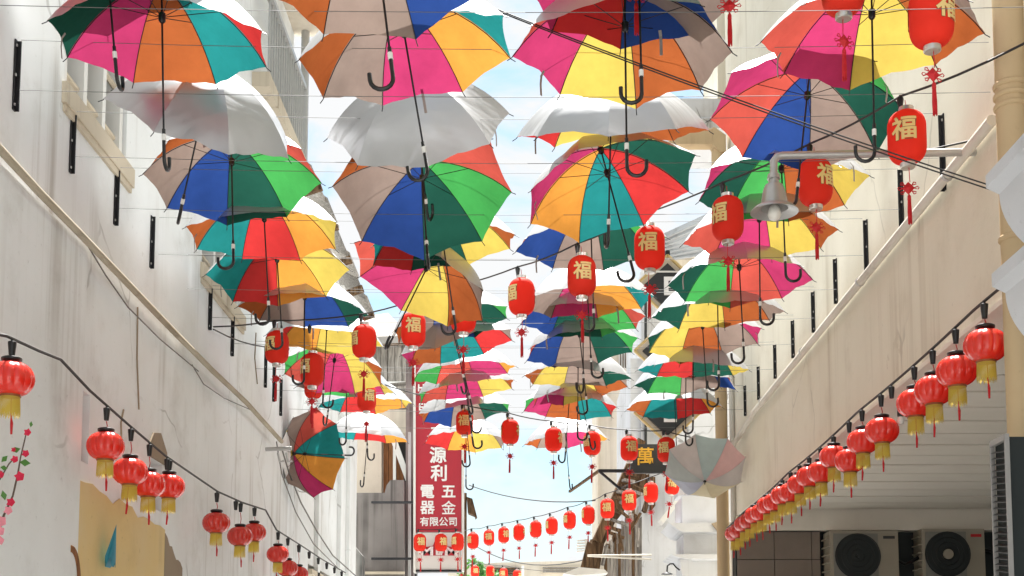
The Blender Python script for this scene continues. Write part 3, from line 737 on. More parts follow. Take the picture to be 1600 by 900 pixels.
# HOTEL-like black diamond signs
dg = thing('diamond_sign', 'column of black diamond boards in ochre frames with big white letters', 'sign', at(1043,690,14.6))
DY = 14.6
for k, (cy, ch_) in enumerate(((447, 'E'), (548, None), (645, 'L'))):
    o = part(slab([(1043,cy-36),(1082,cy),(1043,cy+36),(1004,cy)], DY-.02, .03), 'board', M['signblack'], dg)
    part(slab([(1043,cy-47),(1094,cy),(1043,cy+47),(992,cy)], DY+.012, .08), 'backing', M['plaster_cream'], dg)
    for a, b in (((1043,cy-48),(1095,cy)), ((1095,cy),(1043,cy+48)), ((1043,cy+48),(991,cy)), ((991,cy),(1043,cy-48))):
        part(MB().bar(at(*a, DY-.02), at(*b, DY-.02), .05, .022), 'frame_strip', M['yellowframe'], dg)
    if ch_: flat_text(ch_, 40*DY/F_PX, at(1047, cy, DY-.021), M['letter'], dg, .035, 1.05)
    part(slab([(1012,cy-24),(1074,cy-24),(1074,cy-21.5),(1012,cy-21.5)], DY-.03, .02), 'rail', M['signwhite'], dg)
part(MB().tube([at(1043,392,DY+.05), at(1043,700,DY+.05)], .03, 8), 'post', M['black'], dg)
# black board with gold character
gs = thing('hanging_sign', 'black hanging board with one gold Chinese character between two lanterns', 'sign', at(1012,738,15.2))
part(slab([(990,694),(1040,694),(1046,739),(984,739)], 15.2, .06), 'board', M['signblack'], gs)
flat_text('萬', 30*15.2/F_PX, at(1008,713,15.199), M['goldletter'], gs, .012)
part(slab([(935,733),(984,733),(984,737.5),(935,737.5)], 15.2, .05), 'bracket_bar', M['black'], gs)
part(MB().bar(at(937,737,15.2), at(970,765,15.2), .04, .03), 'brace', M['black'], gs)
part(MB().bar(at(1042,738,15.2), at(1048,746,15.2), .03, .03), 'brace', M['black'], gs)
solo(MB().bar(at(890,768,17), at(937,735,15.4), .03, .03), 'pole', M['timber'], 'thin dark pole slanting down left of the black hanging board', 'pole')
# tumbledown timber shack
sk = thing('shack', 'tumbledown dark timber roof with hanging broken boards under the gold-lettered sign', 'shack', at(970,1000,18.2))
KY = 18.0
part(slab([(1002,690),(1016,700),(1014,765),(985,785),(962,815),(944,850),(934,905),(908,905),(922,850),(950,790)], KY + .5, .1), 'roof_underside', M['timber'], sk)
for k in range(11):
    a = 944 + 5.4*k
    tp = 858 - 8.5*k if k < 8 else 790 + 9*(k-8)
    part(slab([(a,tp+random.uniform(-7,7)),(a+4.9,tp-3+random.uniform(-7,7)),(a+4.9,1000),(a,1000)], KY + .25 + .02*(k % 2), .04), 'wall_plank', M['timber_grey'] if k % 4 else M['timber'], sk)
for (a, b, w, h) in (((1002,688),(932,846),.10,.12), ((932,846),(912,905),.10,.16), ((1014,700),(1000,760),.06,.07), ((1016,768),(1006,800),.05,.06)):
    part(MB().bar(at(*a, KY), at(*b, KY-.1), w, h), 'roof_beam', M['timber'], sk)
for k in range(15):                       # rafters running down the slope, some slipped
    u = k/14; x0, y0 = 1000 - 62*u + random.uniform(-3,3), 706 + 118*u + random.uniform(-5,5)
    L_ = random.uniform(22, 40); an = -.55 + random.uniform(-.22,.22)
    part(MB().bar(at(x0, y0, KY - .05 - .1*random.random()), at(x0 + L_*math.cos(an), y0 - L_*math.sin(an)*.9, KY + .15), random.uniform(.03,.06), random.uniform(.025,.05)), 'batten', M['timber_grey'] if k % 3 == 0 else M['timber'], sk)
for k in range(12):                       # broken ends hanging down
    x0, y0 = random.uniform(940, 1004), random.uniform(770, 840)
    y0 = max(y0, 880 - (x0-925)*1.25)
    L_ = random.uniform(16, 34); an = random.uniform(1.2, 2.1)
    part(MB().bar(at(x0, y0, KY - .12), at(x0 + L_*math.cos(an), y0 + L_*math.sin(an), KY - .05), random.uniform(.02,.05), random.uniform(.02,.04)), 'broken_board', M['timber'] if k % 2 else M['timber_grey'], sk)
for k in range(9):
    y = 702 + 9*k
    part(MB().bar(at(997-4.6*k, y+3, KY-.18), at(1012-4.4*k, y+6, KY-.12), .10, .035), 'roof_slat', M['timber_grey'] if k % 2 else M['timber'], sk)
part(slab([(905,895),(918,845),(925,850),(919,905)], KY-.4, .2), 'barge_board', M['timber'], sk)
lou = thing('louvre_box', 'small white louvred box at the broken roof edge', 'vent', at(908,870,20))
for k in range(5):
    part(MB().bar(at(901,845+4.2*k,20), at(914,844+4.2*k,20), .10, .02), 'louvre', M['whitepaint'], lou)
part(slab([(914,842),(919,842),(917,868),(914,868)], 20, .1), 'side', M['whitepaint'], lou)
aw = solo(MB().prism([at(880,896,16.5), at(905,886,16.5), at(945,890,16.5), at(950,895,16.5), at(900,899,16.5)], (0,.4,.0)), 'awning', M['whitepaint'], 'torn pale awning under the broken timber roof', 'awning')
for j, y in enumerate((867, 871)):
    solo(MB().tube([at(918,868+.5*j,16.6), at(1018,y+j*3,16.4)], .012, 6), 'pipe', M['pvc'], f'thin white pipe across the white house front, {"upper" if j == 0 else "lower"} of two', 'pipe')
gl = thing('wall_lamp', 'small black gooseneck lamp on the white house wall', 'lamp', at(1043,893,15.8))
part(MB().tube([at(x,y,15.8) for x, y in ((1062,891),(1056,886),(1052,881),(1047,881),(1043,884),(1042,893))], .010, 8), 'arm', M['black'], gl, True)
part(MB().lathe([(.010,.0),(.03,-.012),(.072,-.03),(.070,-.036)], 18, at(1042,893,15.8)), 'shade', M['black'], gl, True)
# dark gutter end, far building, bush
ge = thing('gutter', 'dark ragged gutter end sticking out right of the red sign', 'gutter', at(733,812,24))
part(slab([(729,776),(738,779),(745,806),(742,809),(741,805),(731,801)], 24, .3), 'trough', M['timber'], ge)
part(slab([(724.8,770),(729,770),(729,900),(724.8,900)], 24.1, .1), 'post', M['timber'], ge)
fb = thing('far_building', 'low cream building closing the far end of the street', 'building', (0, 46, 0))
part(slab([(700,1074),(700,886),(778,879),(905,876),(930,880),(960,1074)], 46, 6), 'wall', M['plaster_cream'], fb)
part(slab([(846,884),(925,884),(925,896),(846,896)], 45.9, .1), 'sign_board', M['sill'], fb)
for k in range(3):
    part(slab([(848,886+3.4*k),(922,886+3.4*k),(922,887.4+3.4*k),(848,887.4+3.4*k)], 45.8, .1), 'slat', M['timber_grey'], fb)
for k in range(4):
    part(slab([(752,887+3.6*k),(812,887+3.6*k),(812,888.6+3.6*k),(752,888.6+3.6*k)], 45.8, .2), 'roof_batten', M['timber'], fb)
part(slab([(815,884),(819,884),(819,1000),(815,1000)], 45.5, .3), 'post', M['whitepaint'], fb)
def tree(px, py, Y, rx, rz, n, label):
    c = at(px, py, Y)
    t = thing('tree', label, 'tree', (c.x, Y, 0))
    part(MB().tube([(c.x, Y, 0), (c.x+.05, Y, c.z*.5), (c.x, Y+.05, c.z-rz*.3)], [.12, .09, .05], 8), 'trunk', M['twig'], t, True)
    mb = MB()
    for k in range(n):
        a, b, r = random.uniform(0, 2*PI), random.uniform(-1, 1), random.random()**.4
        cl = Vector((math.cos(a)*math.sqrt(1-b*b)*rx*r, math.sin(a)*math.sqrt(1-b*b)*rx*r, b*rz*r))
        if noise.noise(cl*2.2 + Vector((px, 0, 0))) < -.12: continue
        p = c + cl
        u = Vector((random.gauss(0,1), random.gauss(0,1), random.gauss(0,1))).normalized(); w = u.orthogonal().normalized()
        s_ = random.uniform(.05, .11)
        mb.add([p - u*s_, p + w*s_*.45, p + u*s_, p - w*s_*.45], [(0,1,2,3)])
    part(mb, 'crown', M['leaf'], t)
tree(738, 908, 34, .42, .62, 1300, 'small green tree at the far end below the red sign')
tree(763, 915, 36, .4, .5, 800, 'smaller green tree right of the one below the red sign')
# artificial blossom spray at the left edge
bs = thing('blossom_spray', 'spray of pink artificial plum blossoms at the left edge', 'blossoms', at(-5,860,5.0))
BY = 5.0
part(MB().tube([at(x,y,BY) for x, y in ((-12,860),(6,805),(20,775),(28,740),(32,715),(38,690),(42,672))], [.006,.005,.004,.004,.003,.003,.002], 6), 'twig', M['twig'], bs)
part(MB().tube([at(x,y,BY+.05) for x, y in ((-15,775),(2,745),(14,725),(20,718))], .003, 6), 'twig', M['twig'], bs)
for i, (x, y, s, pale) in enumerate(((44,676,6,0),(41,709,6,0),(24,718,6,0),(32,745,8,0),(2,742,6,0),(18,785,7,0),(14,798,7,1),(3,815,9,1),(1,830,8,1),(1,845,7,1),(22,703,4,0))):
    c = at(x, y, BY-.01); mb = MB(); r = s*BY/F_PX
    for k in range(5):
        a = k*2*PI/5 + i
        d = Vector((math.cos(a), -.35, math.sin(a))); e = Vector((-math.sin(a), 0, math.cos(a)))
        mb.add([c, c + d*r*.6 + e*r*.5, c + d*r*1.1 + Vector((0,-.004,0)), c + d*r*.6 - e*r*.5], [(0,1,2,3)])
    part(mb, 'flower', M['petal_pale'] if pale else M['petal'], bs)
for i, (x, y, dx, dy) in enumerate(((18,705,14,-4),(2,722,10,-10),(30,722,18,2),(8,782,-4,-16),(48,668,1,-10),(0,730,12,2))):
    a, b = at(x, y, BY), at(x+dx, y+dy, BY-.01); m_ = (a+b)/2; nrm = Vector(((b-a).z, .3*(b-a).length, -(b-a).x))*.28
    part(MB().add([a, m_+nrm, b, m_-nrm, ], [(0,1,2,3)]), 'leaf', M['leaf'], bs)
# ------------------------------------------------------------------ umbrellas
R, HD, HL = .52, .30, .60
def dome(s):
    """rib line: distance from the shaft and height for s = 0 (top) to 1 (tip)"""
    f, m_ = s*.90, .90
    return R*math.sin(f)/math.sin(m_), HD*(math.cos(f) - math.cos(m_))/(1 - math.cos(m_))
def rib_pt(s, dl, th):
    """point on a rib that is bent down by dl and turned to angle th"""
    r, z = dome(s); z -= HD
    c, n = math.cos(dl), math.sin(dl)
    r, z = r*c + z*n, -r*n + z*c
    return Vector((r*math.cos(th), r*math.sin(th), z + HD))
def panel_mesh(key, rnd, ra, rb):
    """cloth between two ribs given as (bend, angle), slack and creased a little differently each time"""
    nu, nv = 10, 8
    ph, am, fl, sc = rnd.uniform(0, 6), rnd.uniform(.001, .006), rnd.uniform(-.008, .020), rnd.uniform(.010, .028)
    pa, pb = rnd.uniform(0, .006), rnd.uniform(0, .006)
    vv, ff, idx = [], [], []
    for i in range(nu + 1):
        row = []
        for j in range(nv + 1):
            t = j/nv; hump = 4*t*(1-t); q = i/nu
            s = q*(1 - sc*hump)
            p = rib_pt(s, *ra).lerp(rib_pt(s, *rb), t)
            fold = am*math.sin(9*t + ph + 4*q)*q*q*hump + fl*hump*math.sin(5*q + ph)*q
            fold += (pa*math.sin(14*(t - .8*q)) + pb*math.sin(14*(1 - t - .8*q)))*q**3*hump
            p = p + p.normalized()*(-.006*hump*q) + Vector((0, 0, fold))
            if i == 0 and j: row.append(row[0]); continue
            row.append(len(vv)); vv.append(tuple(p))
        idx.append(row)
    for i in range(nu):
        for j in range(nv):
            a, b, c, d = idx[i][j], idx[i+1][j], idx[i+1][j+1], idx[i][j+1]
            ff.append((d, c, b) if a == d else (d, c, b, a))
    me = bpy.data.meshes.new('panel')
    me.from_pydata(vv, [], ff)
    if sum(p_.normal.z for p_ in me.polygons) < 0: me.flip_normals()
    me.polygons.foreach_set('use_smooth', [True]*len(me.polygons))
    me.materials.append(M[key])
    return me
ribp = [Vector((dome(k/8)[0], 0, dome(k/8)[1] - .006)) for k in range(9)]
rib_me = MB().tube(ribp + [Vector((R+.022, 0, -.020))], .0024, 5).mesh('rib', M['black'])
mid = Vector((dome(.48)[0], 0, dome(.48)[1] - .008))
str_me = MB().tube([Vector((.016, 0, HD-.17)), mid], .0021, 5).mesh('stretcher', M['black'])
shaft_me = MB().tube([(0, 0, HD+.005), (0, 0, -HL+.16)], .0048, 8).mesh('shaft', M['black'], True)
run_me = MB().lathe([(.010, HD-.20), (.017, HD-.19), (.017, HD-.155), (.010, HD-.15)], 10).mesh('runner', M['blackplastic'], True)
not_me = MB().lathe([(.012, HD-.035), (.018, HD-.03), (.018, HD-.01), (.008, HD-.005)], 10).mesh('notch', M['blackplastic'], True)
fer_me = MB().lathe([(.022, HD-.004), (.016, HD+.008), (.007, HD+.016), (.0055, HD+.055), (.002, HD+.058)], 10).mesh('ferrule', M['black'], True)
hk = [(0, 0, -HL+.19), (0, 0, -HL+.06)] + [(.045 - .045*math.cos(a), 0, -HL+.055 - .045*math.sin(a)) for a in [PI*k/8 for k in range(0, 9)]] + [(.090, 0, -HL+.085)]
handle_me = MB().tube(hk, [.0085]*2 + [.0092]*9 + [.0092], 8).mesh('handle', M['blackplastic'], True)
band_me = MB().tube([(0, 0, -HL+.135), (0, 0, -HL+.165)], .0105, 8).mesh('label_band', M['white'])
def strap_mesh():
    mb = MB(); p = [Vector((R*.855, 0, .035)), Vector((R*.885, 0, .012)), Vector((R*.893, 0, -.03)), Vector((R*.888, 0, -.085))]
    for a, b in zip(p, p[1:]): mb.bar(a, b, .014, .003)
    return mb.mesh('strap', M['strap'])
strap_me = strap_mesh()
SEQ = 'kbglcmyotra'
COLN = {'U': 'leftmost umbrella row', 'C': 'centre-left umbrella row', 'R': 'centre-right umbrella row', 'S': 'rightmost umbrella row'}
def umbrella(code, q, cols, label, k):
    x, y, z, ax, ay, yaw = q[:6]
    rnd = random.Random(code)
    a = math.hypot(ax, ay)
    rm = (Matrix.Rotation(a, 3, Vector((ax/a, ay/a, 0))) if a > 1e-6 else Matrix.Identity(3)) @ Matrix.Rotation(yaw, 3, 'Z')
    t = thing('umbrella', label, 'umbrella', (x, y, z), 'umbrellas hung over the alley')
    t.rotation_euler = rm.to_euler()
    if len(q) > 6: t.scale = (q[6],)*3
    pre = 'old_' if code == 'S11' else 'fab_'
    used = list(cols.values()); rest = [c for c in SEQ if c not in used]
    ribs = [(rnd.gauss(0, .022) + (.09 if rnd.random() < .05 else 0), PI - k*PI/4 + rnd.gauss(0, .022)) for k in range(8)]
    for k in range(8):
        c = cols.get(k) or (rest.pop(0) if rest else rnd.choice(SEQ))
        nx = ribs[(k+1) % 8]
        if k == 7: nx = (nx[0], nx[1] - 2*PI)
        put('panel', panel_mesh(pre + c, rnd, ribs[k], nx), t)
        mt = Matrix.Rotation(ribs[k][1], 3, 'Z') @ Matrix.Rotation(ribs[k][0], 3, 'Y')
        up = Vector((0, 0, HD))
        rb = put('rib', rib_me, t, up - mt @ up, mt.to_euler())
        put('stretcher', str_me, rb)
    put('shaft', shaft_me, t); put('runner', run_me, t); put('notch', not_me, t); put('ferrule', fer_me, t)
    h = put('handle', handle_me, t, (0, 0, 0), (0, 0, HOOK.get(code, rnd.uniform(0, 2*PI)) - yaw))
    put('label_band', band_me, h)
    put('strap', strap_me, t, (0, 0, 0), (0, 0, rnd.choice(range(8))*PI/4 + PI/8))
    return t
HOOK = {'U0': PI*.5, 'C3': PI*.4, 'C4': PI*.5, 'U1': PI*.5, 'C1': PI, 'C2': PI, 'R1': PI, 'R2': 0, 'R3': PI*.55, 'R4': PI, 'S1': PI, 'S2': PI, 'S3': 0, 'S4': 0, 'S5': PI, 'S6': PI, 'S7': 0, 'S10': 0,
        'U4': PI, 'U5': PI, 'U3': PI, 'C5': PI, 'C9': 0, 'C10': 0, 'R8': PI, 'R9': 0}
UMB = [
    ('U0', (-1.925, 5.580, 4.934, 0.084, -0.090, 0.259), {1: 'r', 2: 'b', 0: 'm', 3: 'k'}),
    ('U1', (-1.728, 5.820, 4.648, 0.069, -0.022, 0.516), {0: 'g', 1: 'm', 2: 'o', 3: 't', 4: 'r'}),
    ('U2', (-1.753, 6.634, 4.637, 0.572, 0.361, 0.655), {0: 'r', 1: 'm'}),
    ('U3', (-1.759, 7.403, 4.624, -0.190, -0.081, 0.280), {0: 'k', 1: 'b', 2: 'g', 3: 'l', 4: 'c', 5: 'm', 6: 'y', 7: 'o'}),
    ('U4', (-1.737, 8.275, 4.590, 0.034, -0.063, 0.482), {0: 'o', 1: 't', 2: 'r', 3: 'a', 4: 'y'}),
    ('U5', (-1.851, 9.305, 4.670, -0.135, -0.103, 0.176), {0: 't', 1: 'r', 2: 'a', 3: 'y', 4: 'k'}),
    ('U6', (-1.794, 10.127, 4.629, 0.045, -0.000, 0.175), {0: 'o', 1: 'k', 2: 'b', 3: 'g'}),
    ('U7', (-1.777, 11.133, 4.663, 0.044, 0.046, 0.317), {0: 'r', 1: 'a', 2: 'y', 3: 'y', 4: 'k'}),
    ('U8', (-1.853, 12.050, 4.619, -0.209, 0.069, -0.280, 0.976), {7: 'l', 0: 'c', 1: 'm', 2: 'y', 3: 'o'}),
    ('U9', (-1.862, 13.050, 4.708, 0.037, 0.004, 0.082, 1.015), {0: 'k', 1: 'l', 2: 'm', 3: 'y'}),
    ('U10', (-1.782, 14.000, 4.722, 0.061, -0.041, -0.086, 1.021), {0: 't', 1: 'r', 2: 'a', 3: 'y'}),
    ('U11', (-1.887, 15.011, 4.565, 0.103, 0.083, 0.455), {1: 't', 2: 'r', 3: 'a'}),
    ('C1', (-0.592, 4.869, 4.510, -0.129, -0.133, -0.189), {0: 'o', 1: 'k', 2: 'b'}),
    ('C2', (-0.559, 5.823, 4.578, 0.049, -0.169, 0.315), {0: 'o', 1: 'k', 2: 'm', 3: 'a', 4: 't'}),
    ('C3', (-0.618, 7.002, 4.771, 0.831, -0.063, 0.117), {}),
    ('C4', (-0.604, 7.269, 4.497, -0.523, -0.094, 0.094), {7: 'o', 0: 'k', 1: 'b', 2: 'g', 3: 'l', 4: 'c'}),
    ('C5', (-0.551, 8.322, 4.535, 0.036, -0.149, 0.530), {0: 't', 1: 'r', 2: 'g', 3: 'y', 4: 'o'}),
    ('C6', (-0.747, 8.754, 4.432, -0.250, 0.379, 0.362), {7: 'l', 0: 'c', 1: 'm', 2: 'y', 3: 'o', 4: 'k'}),
    ('C7', (-0.622, 10.421, 4.620, 0.034, -0.225, 0.401), {0: 'o', 1: 'k', 2: 'b', 3: 'g', 4: 'l'}),
    ('C8', (-0.595, 11.001, 4.572, 0.041, -0.228, 0.344), {0: 'm', 1: 'o', 2: 't', 3: 'r'}),
    ('C9', (-0.589, 12.050, 4.600, 0.066, -0.134, -0.166, 0.980), {0: 'l', 1: 'c', 2: 'm', 3: 'a'}),
    ('C10', (-0.616, 12.850, 4.625, 0.064, -0.135, -0.326, 1.024), {0: 'c', 1: 'm', 2: 'y', 3: 'o'}),
    ('C11', (-0.665, 13.750, 4.588, 0.032, -0.101, -0.399, 1.005), {0: 'b', 1: 'k', 2: 'g', 3: 'l'}),
    ('C12', (-0.729, 15.361, 4.581, -0.051, -0.002, -0.182), {0: 'r', 1: 'a', 2: 'y', 3: 'k'}),
    ('R1', (0.496, 5.356, 4.697, -0.092, -0.006, -0.704), {7: 'm', 0: 'r', 1: 'b', 2: 'k'}),
    ('R2', (0.460, 5.678, 4.530, 0.004, -0.006, -0.181), {7: 'c', 0: 'm', 1: 'y', 2: 'o', 3: 'k'}),
    ('R3', (0.461, 6.733, 4.598, 0.361, 0.006, -0.100), {0: 'r', 1: 'y', 2: 'o', 3: 'o'}),
    ('R4', (0.502, 7.238, 4.487, -0.197, -0.212, -0.391), {0: 'a', 1: 't', 2: 'r', 3: 'g', 4: 'y', 5: 'o', 6: 'k', 7: 'm'}),
    ('R5', (0.444, 8.445, 4.585, 0.008, -0.028, -0.239), {0: 'b', 1: 'k', 2: 'g', 3: 'l'}),
    ('R6', (0.473, 9.550, 4.528, 0.050, -0.052, -0.214, 0.978), {7: 'o', 0: 'k', 1: 'm', 2: 'a', 3: 't'}),
    ('R7', (0.465, 10.250, 4.590, 0.012, -0.006, -0.287, 1.017), {0: 'b', 1: 'g', 2: 'l', 3: 'c'}),
    ('R8', (0.481, 10.988, 4.563, -0.037, -0.098, -0.342), {7: 'c', 0: 'b', 1: 'k', 2: 'g', 3: 'l'}),
    ('R9', (0.490, 11.850, 4.504, 0.075, 0.009, -0.564, 0.985), {0: 'y', 1: 'k', 2: 'g', 3: 'l'}),
    ('R10', (0.551, 12.750, 4.579, 0.040, -0.186, -0.455, 1.012), {0: 'm', 1: 'y', 2: 'o', 3: 'k'}),
    ('R11', (0.453, 13.405, 4.555, -0.036, 0.077, -0.315), {0: 'm', 1: 'o', 2: 't', 3: 'r'}),
    ('R12', (0.487, 15.415, 4.598, 0.038, -0.081, -0.054), {0: 'o', 1: 'k', 2: 'm', 3: 'a'}),
    ('S1', (1.650, 5.834, 4.675, 0.042, -0.005, -0.091), {0: 'c', 1: 'm', 2: 'y', 3: 'o', 4: 'k'}),
    ('S2', (1.512, 6.670, 4.691, -0.223, 0.156, -0.277), {7: 'm', 0: 'c', 1: 'b', 2: 'k', 3: 'g', 4: 'l'}),
    ('S3', (1.570, 7.588, 4.646, -0.032, -0.013, -0.272), {0: 'g', 1: 'l', 2: 'o', 3: 'y'}),
    ('S4', (1.557, 8.294, 4.594, 0.040, 0.001, -0.331), {0: 'c', 1: 'm', 2: 'y', 3: 'o'}),
    ('S5', (1.547, 9.015, 4.506, -0.039, -0.030, -0.039), {0: 'g', 1: 'l', 2: 'c', 3: 'm'}),
    ('S6', (1.507, 9.827, 4.515, 0.070, -0.012, -0.264), {0: 'g', 1: 'y', 2: 'o', 3: 'k'}),
    ('S7', (1.524, 10.765, 4.573, -0.061, -0.042, 0.285), {0: 'g', 1: 'y', 2: 'o', 3: 'k', 4: 'm'}),
    ('S8', (1.531, 11.500, 4.495, 0.091, 0.007, -0.122, 0.978), {0: 't', 1: 'r', 2: 'g', 3: 'y'}),
    ('S9', (1.589, 12.500, 4.605, 0.093, 0.005, -0.023, 1.025), {2: 'k', 3: 'b'}),
    ('S10', (1.591, 13.453, 4.578, 0.006, -0.025, -0.167), {0: 'o', 1: 't', 2: 'r', 3: 'a'}),
    ('S11', (1.890, 13.350, 3.930, 2.381, -0.414, -0.731, 0.840), {0: 'k', 1: 't', 2: 'c', 3: 'k', 4: 'y', 5: 'y'}),
    ('U12', (-2.240, 13.300, 4.050, -0.780, -1.220, 0.150, 0.950), {0: 'k', 1: 'm', 2: 'a', 3: 't', 4: 'c', 5: 'k', 6: 'y', 7: 'y'}),
]
cnt = {}
for code, q, cols in UMB:
    vis = [CNAME[cols[k]] for k in sorted(cols, key=lambda k: (k + 1) % 8)][:3]
    s_ = code[0]
    if code == 'S11': lab = 'faded open umbrella dangling upside down beside the far tan downpipe'
    elif code == 'U12': lab = 'fallen umbrella lying sideways against the far left wall, amber and magenta inside'
    elif code == 'C3': lab = 'umbrella tipped forward showing only its silver top, third in the centre-left umbrella row'
    elif code == 'U2': lab = 'umbrella tipped forward showing its silver top, beside the upper left window'
    else:
        n_ = cnt.get(s_, 0)
        lab = f'{vis[0]}, {vis[1]} and {vis[2]} umbrella, {ORD[n_]} in the {COLN[s_]}' if len(vis) > 2 else f'umbrella with {" and ".join(vis)} showing, {ORD[n_]} in the {COLN[s_]}'
    cnt[s_] = cnt.get(s_, 0) + 1
    umbrella(code, q, cols, lab, 0)

# ------------------------------------------------------------------ lanterns
LW, LH = .19, .27
def cyl_prof():
    r, h = LW/2, LH/2
    pr = [(.038, -h)]
    for k in range(0, 7):
        a = k/6*PI/2
        pr.append((r - .062*(1-math.sin(a))*.92, -h + .006 + .075*(1-math.cos(a))))
    return pr + [(a, -b) for a, b in reversed(pr)]
prof_c = cyl_prof()
mb_body = MB().lathe(prof_c, 32, (0,0,0), False)
body_me = mb_body.mesh('body', M['lantern'], True)
cap_t = MB().lathe([(.034, LH/2-.004), (.038, LH/2), (.038, LH/2+.020), (.030, LH/2+.022), (.0, LH/2+.020)], 20).mesh('top_cap', M['capmetal'], True)
cap_b = MB().lathe([(.0, -LH/2-.022), (.033, -LH/2-.024), (.038, -LH/2-.020), (.038, -LH/2+.001), (.034, -LH/2+.004)], 20).mesh('bottom_cap', M['capmetal'], True)
def rad_at(z):
    pr = sorted((b, a) for a, b in prof_c)
    for (z0, r0), (z1, r1) in zip(pr, pr[1:]):
        if z0 <= z <= z1: return r0 + (r1-r0)*(z-z0)/max(1e-6, z1-z0)
    return LW/2
def wrapped(bold, lift, name, mat):
    vv, ff = glyphs('福', .126, bold, 12); mb = MB()
    for s_ in (0,):
        mb.add([Vector((math.sin(v.x/(LW/2) + s_)*(rad_at(v.y+.015)+lift), -math.cos(v.x/(LW/2) + s_)*(rad_at(v.y+.015)+lift), v.y+.015)) for v in vv], ff)
    return mb.mesh(name, mat)
chr_me = wrapped(.022, .0042, 'character', M['cream'])
out_me = wrapped(.036, .0022, 'character_outline', M['gold'])
top = -LH/2 - .022
thread_me = MB().tube([(0,0,top), (0,0,top-.075)], .0022, 5).mesh('thread', M['tassel'])
kn = MB()
kc = Vector((0, 0, top-.105))
kn.add([kc+Vector(v) for v in ((-.032,0,0),(0,-.012,0),(.032,0,0),(0,.012,0),(0,0,.034),(0,0,-.034))], [(0,1,4),(1,2,4),(2,3,4),(3,0,4),(1,0,5),(2,1,5),(3,2,5),(0,3,5)])
for sx, sz in ((1,0),(-1,0),(.7,.7),(-.7,.7),(.7,-.7),(-.7,-.7)):
    b_ = kc + Vector((sx*.026, 0, sz*.022))
    kn.tube([b_, b_+Vector((sx*.02 - sz*.008, 0, sz*.014 + sx*.008)), b_+Vector((sx*.026, 0, sz*.018)), b_+Vector((sx*.02 + sz*.008, 0, sz*.014 - sx*.008)), b_], .0028, 4)
knot_me = kn.mesh('knot', M['tassel'])
def tassel_mesh(z, L_, r, n=14):
    mb = MB().lathe([(.002, z), (r*.9, z-.012), (r, z-.03), (r*.75, z-.035)], 10)
    for k in range(n):
        a = 2*PI*k/n
        mb.tube([(r*.6*math.cos(a), r*.6*math.sin(a), z-.03), (r*.85*math.cos(a+.2), r*.85*math.sin(a+.2), z-.03-L_*.5), (r*.8*math.cos(a-.1), r*.8*math.sin(a-.1), z-.03-L_*(.85+.15*((k*5) % 3)/2))], .0026, 4)
    return mb.mesh('tassel', M['tassel'])
tas_me = tassel_mesh(top-.135, .125, .010)
def clip_mesh(): return MB().lathe([(.010, .0), (.017, -.002), (.018, -.012), (.010, -.060), (.004, -.062)], 10).lathe([(.006, .014), (.006, .0)], 8).mesh('clip', M['blackplastic'], True)
clip_me = clip_mesh()
def lantern(p, face, label, group, hang=.05, sway=0., tilt=0.):
    """p: world centre of the body; face: turn of the printed character; hang: cord length above the cap"""
    t = thing('lantern', label, 'lantern', p, group)
    t.rotation_euler = (0, tilt, 0)
    put('body', body_me, t); put('top_cap', cap_t, t); put('bottom_cap', cap_b, t)
    [(put('character', chr_me, t, rot=(0, 0, face+a_)), put('character_outline', out_me, t, rot=(0, 0, face+a_))) for a_ in (0, PI)]
    put('thread', thread_me, t, rot=(sway*.6, sway, 0)); put('knot', knot_me, t, rot=(0, 0, face*.3)); put('tassel', tas_me, t, rot=(0, sway*.3, 0))
    cz = LH/2 + .02 + hang
    put('cord', MB().tube([(0, 0, LH/2+.018), (-.004, 0, cz)], .002, 4).mesh('cord', M['tassel']), t)
    put('clip', clip_me, t, (-.028, 0, cz+.012))
    return p + Vector((-.028, 0, cz+.02))
def string(pts, name, label, r=.006, n=1):
    """cable through its lantern clips, sagging a touch between them"""
    out = [Vector(pts[0])]
    for a, b in zip(pts, pts[1:]):
        a, b = Vector(a), Vector(b)
        d = (b-a).length*.018
        out += [a.lerp(b, k/4) - Vector((0, 0, 4*d*(k/4)*(1-k/4))) for k in range(1, 5)]
    return solo(MB().tube(out, r, 6), name, M['cable'], label, 'cable')
G1 = 'cylindrical red lanterns strung across the alley'
S1 = [(433,543,37,-.65,.05),(488,578,37,-.7,.20),(569,534,38,-1.05,.05),(646,515,39,.05,.05),(724,492,41,-.9,.05),(815,464,42,-1.0,.05),(909,432,46,.0,.05),
      (1015,388,49,-.25,.05),(1137,342,51,-.85,.05),(1274,285,54.5,.5,.05),(1417,215,61.5,-.45,.04)]
pts = [Vector((LX+.04, 9.85, 4.43))]
for i, (x, y, w, f, hg) in enumerate(S1):
    p = lantern(at(x, y, LW*F_PX/w), f, f'red cylindrical lantern with gold character, {ORD[i]} from the left on the nearest long string', G1, hg, random.uniform(-.04,.04))
    if i != 1: pts.append(p)
pts.append(at(1600, 68, 5.4)); pts.append(at(1660, 40, 5.1))
string(pts, 'lantern_cable', 'black cable carrying the nearest long lantern string across the alley')
S2 = [(490,603,29,.6),(573,622,30,.35),(726,661,27.5,-.1),(797,675,28,1.4),(865,687,27,1.1),(925,693,27,-1.0),(983,701,27.5,.2),(1041,703,28,-.5)]
pts = [Vector((LX+.04, 9.85, 4.41)), at(414, 542, 11.2)]
for i, (x, y, w, f) in enumerate(S2):
    pts.append(lantern(at(x, y, LW*F_PX/w), f, f'red cylindrical lantern with gold character, {ORD[i]} from the left on the second string', G1, .035, random.uniform(-.05,.05)))
pts.append(at(1128, 692, 13.4))
string(pts, 'lantern_cable', 'black cable carrying the second lantern string under the far umbrellas')
